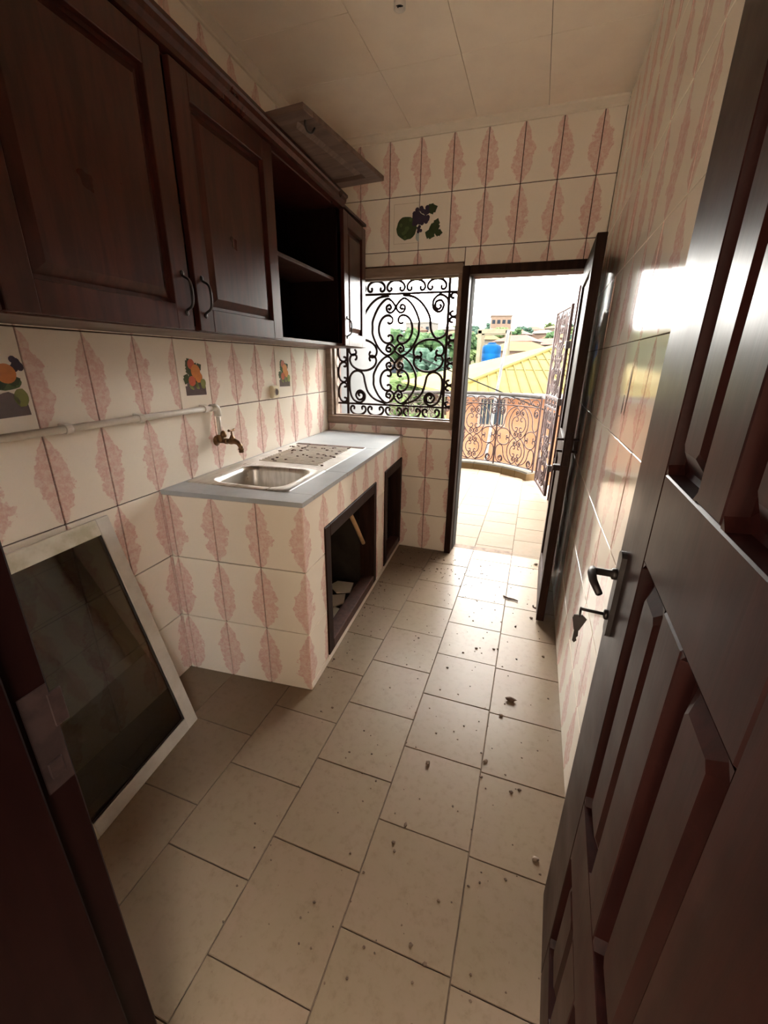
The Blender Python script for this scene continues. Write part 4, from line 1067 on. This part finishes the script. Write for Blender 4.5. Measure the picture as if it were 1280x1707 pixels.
# ================================================================== DEBRIS ON THE FLOOR
RD = random.Random(11)
def lump(name, x, y, s, label, mat='dirt', sq=(1, .7, .5), rot=0., grp=None):
    b = MB(); vs = []; n, m = 7, 4
    for i in range(m + 1):
        th = PI * i / m
        for k in range(n):
            rr = s * RD.uniform(.75, 1.2); vs.append((rr * sq[0] * math.sin(th) * math.cos(2 * PI * k / n), rr * sq[1] * math.sin(th) * math.sin(2 * PI * k / n), s * sq[2] * math.cos(th)))
    fs = [(i * n + k, (i + 1) * n + k, (i + 1) * n + (k + 1) % n, i * n + (k + 1) % n) for i in range(m) for k in range(n)]
    b.add(vs, fs)
    o = b.build(name, M[mat], None, Tr(x, y, s * sq[2] * .95) @ Matrix.Rotation(rot, 4, 'Z')); return tag(o, label, name.split('_')[-1], grp)
b = MB(); b.tube([(-.045, .012, .006), (-.01, -.004, .007), (.02, .002, .006), (.05, -.008, .006)], [.005, .006, .005, .004], 7)
tag(b.build('twig', M['dirt'], None, Tr(1.524, 2.447, 0) @ Matrix.Rotation(-.15, 4, 'Z'), True), 'short dark twig on the floor before the balcony door', 'twig')
lump('plaster_chip', 1.676, 3.02, .016, 'small pale chip lying in the balcony doorway', 'chip')
lump('dirt_clod', 1.58, 1.561, .022, 'largest dark clod on the floor near the right wall', 'dirt', (1.1, .5, .5), .1)
lump('dirt_clod', 1.547, 1.459, .011, 'small dark clod just in front of the largest clod')
lump('plaster_chip', 1.306, 1.132, .012, 'pale curled chip in the middle of a floor tile', 'chip', (1, .7, .6), 1.9)
lump('plaster_chip', 1.509, 1.216, .011, 'brownish chip on the long floor joint', 'chip', (1, .6, .5), .9)
lump('dirt_clod', 1.501, 1.146, .007, 'round dark crumb on the long floor joint')
lump('dirt_clod', 1.608, 1.123, .008, 'left crumb of a pair near the open entrance door')
lump('dirt_clod', 1.635, 1.142, .007, 'right crumb of a pair near the open entrance door')
lump('dirt_clod', 1.29, .891, .008, 'elongated dark crumb on the middle near floor tile', 'dirt', (.6, 1.2, .5))
lump('dirt_clod', 1.269, .829, .007, 'darker small crumb just below the elongated crumb')
lump('dirt_clod', 1.655, 2.27, .010, 'dark clod at the foot of the balcony door')
lump('plaster_chip', 1.69, .93, .011, 'pale chip beside the bottom of the entrance door', 'chip')
b = MB()
for k in range(430):
    t = RD.random()
    if t < .55: x, y = RD.uniform(.8, 1.75), RD.uniform(.45, 3.0)
    elif t < .8: x, y = .66 + abs(RD.gauss(0, .06)), RD.uniform(1.35, 3.0)
    else: x, y = RD.gauss(1.05, .12), RD.gauss(2.75, .15)
    if not (.64 < x < 1.76 and .3 < y < 3.1): continue
    if y > 1.3 and x < .72 - .065 * (y - 1.315) + .01: continue
    r_ = RD.uniform(.0012, .0038) * (1.0 if RD.random() < .9 else 1.8); a = RD.uniform(0, PI)
    pts = [(x + r_ * RD.uniform(.7, 1.4) * math.cos(a + 2 * PI * i / 5), y + r_ * RD.uniform(.5, 1.1) * math.sin(a + 2 * PI * i / 5)) for i in range(5)]
    b.prism(pts, .0, r_ * .7 + .0008)
tag(b.build('dirt_crumbs', M['dirt']), 'fine dark dirt crumbs scattered over the kitchen floor', 'dirt', None, 'stuff')
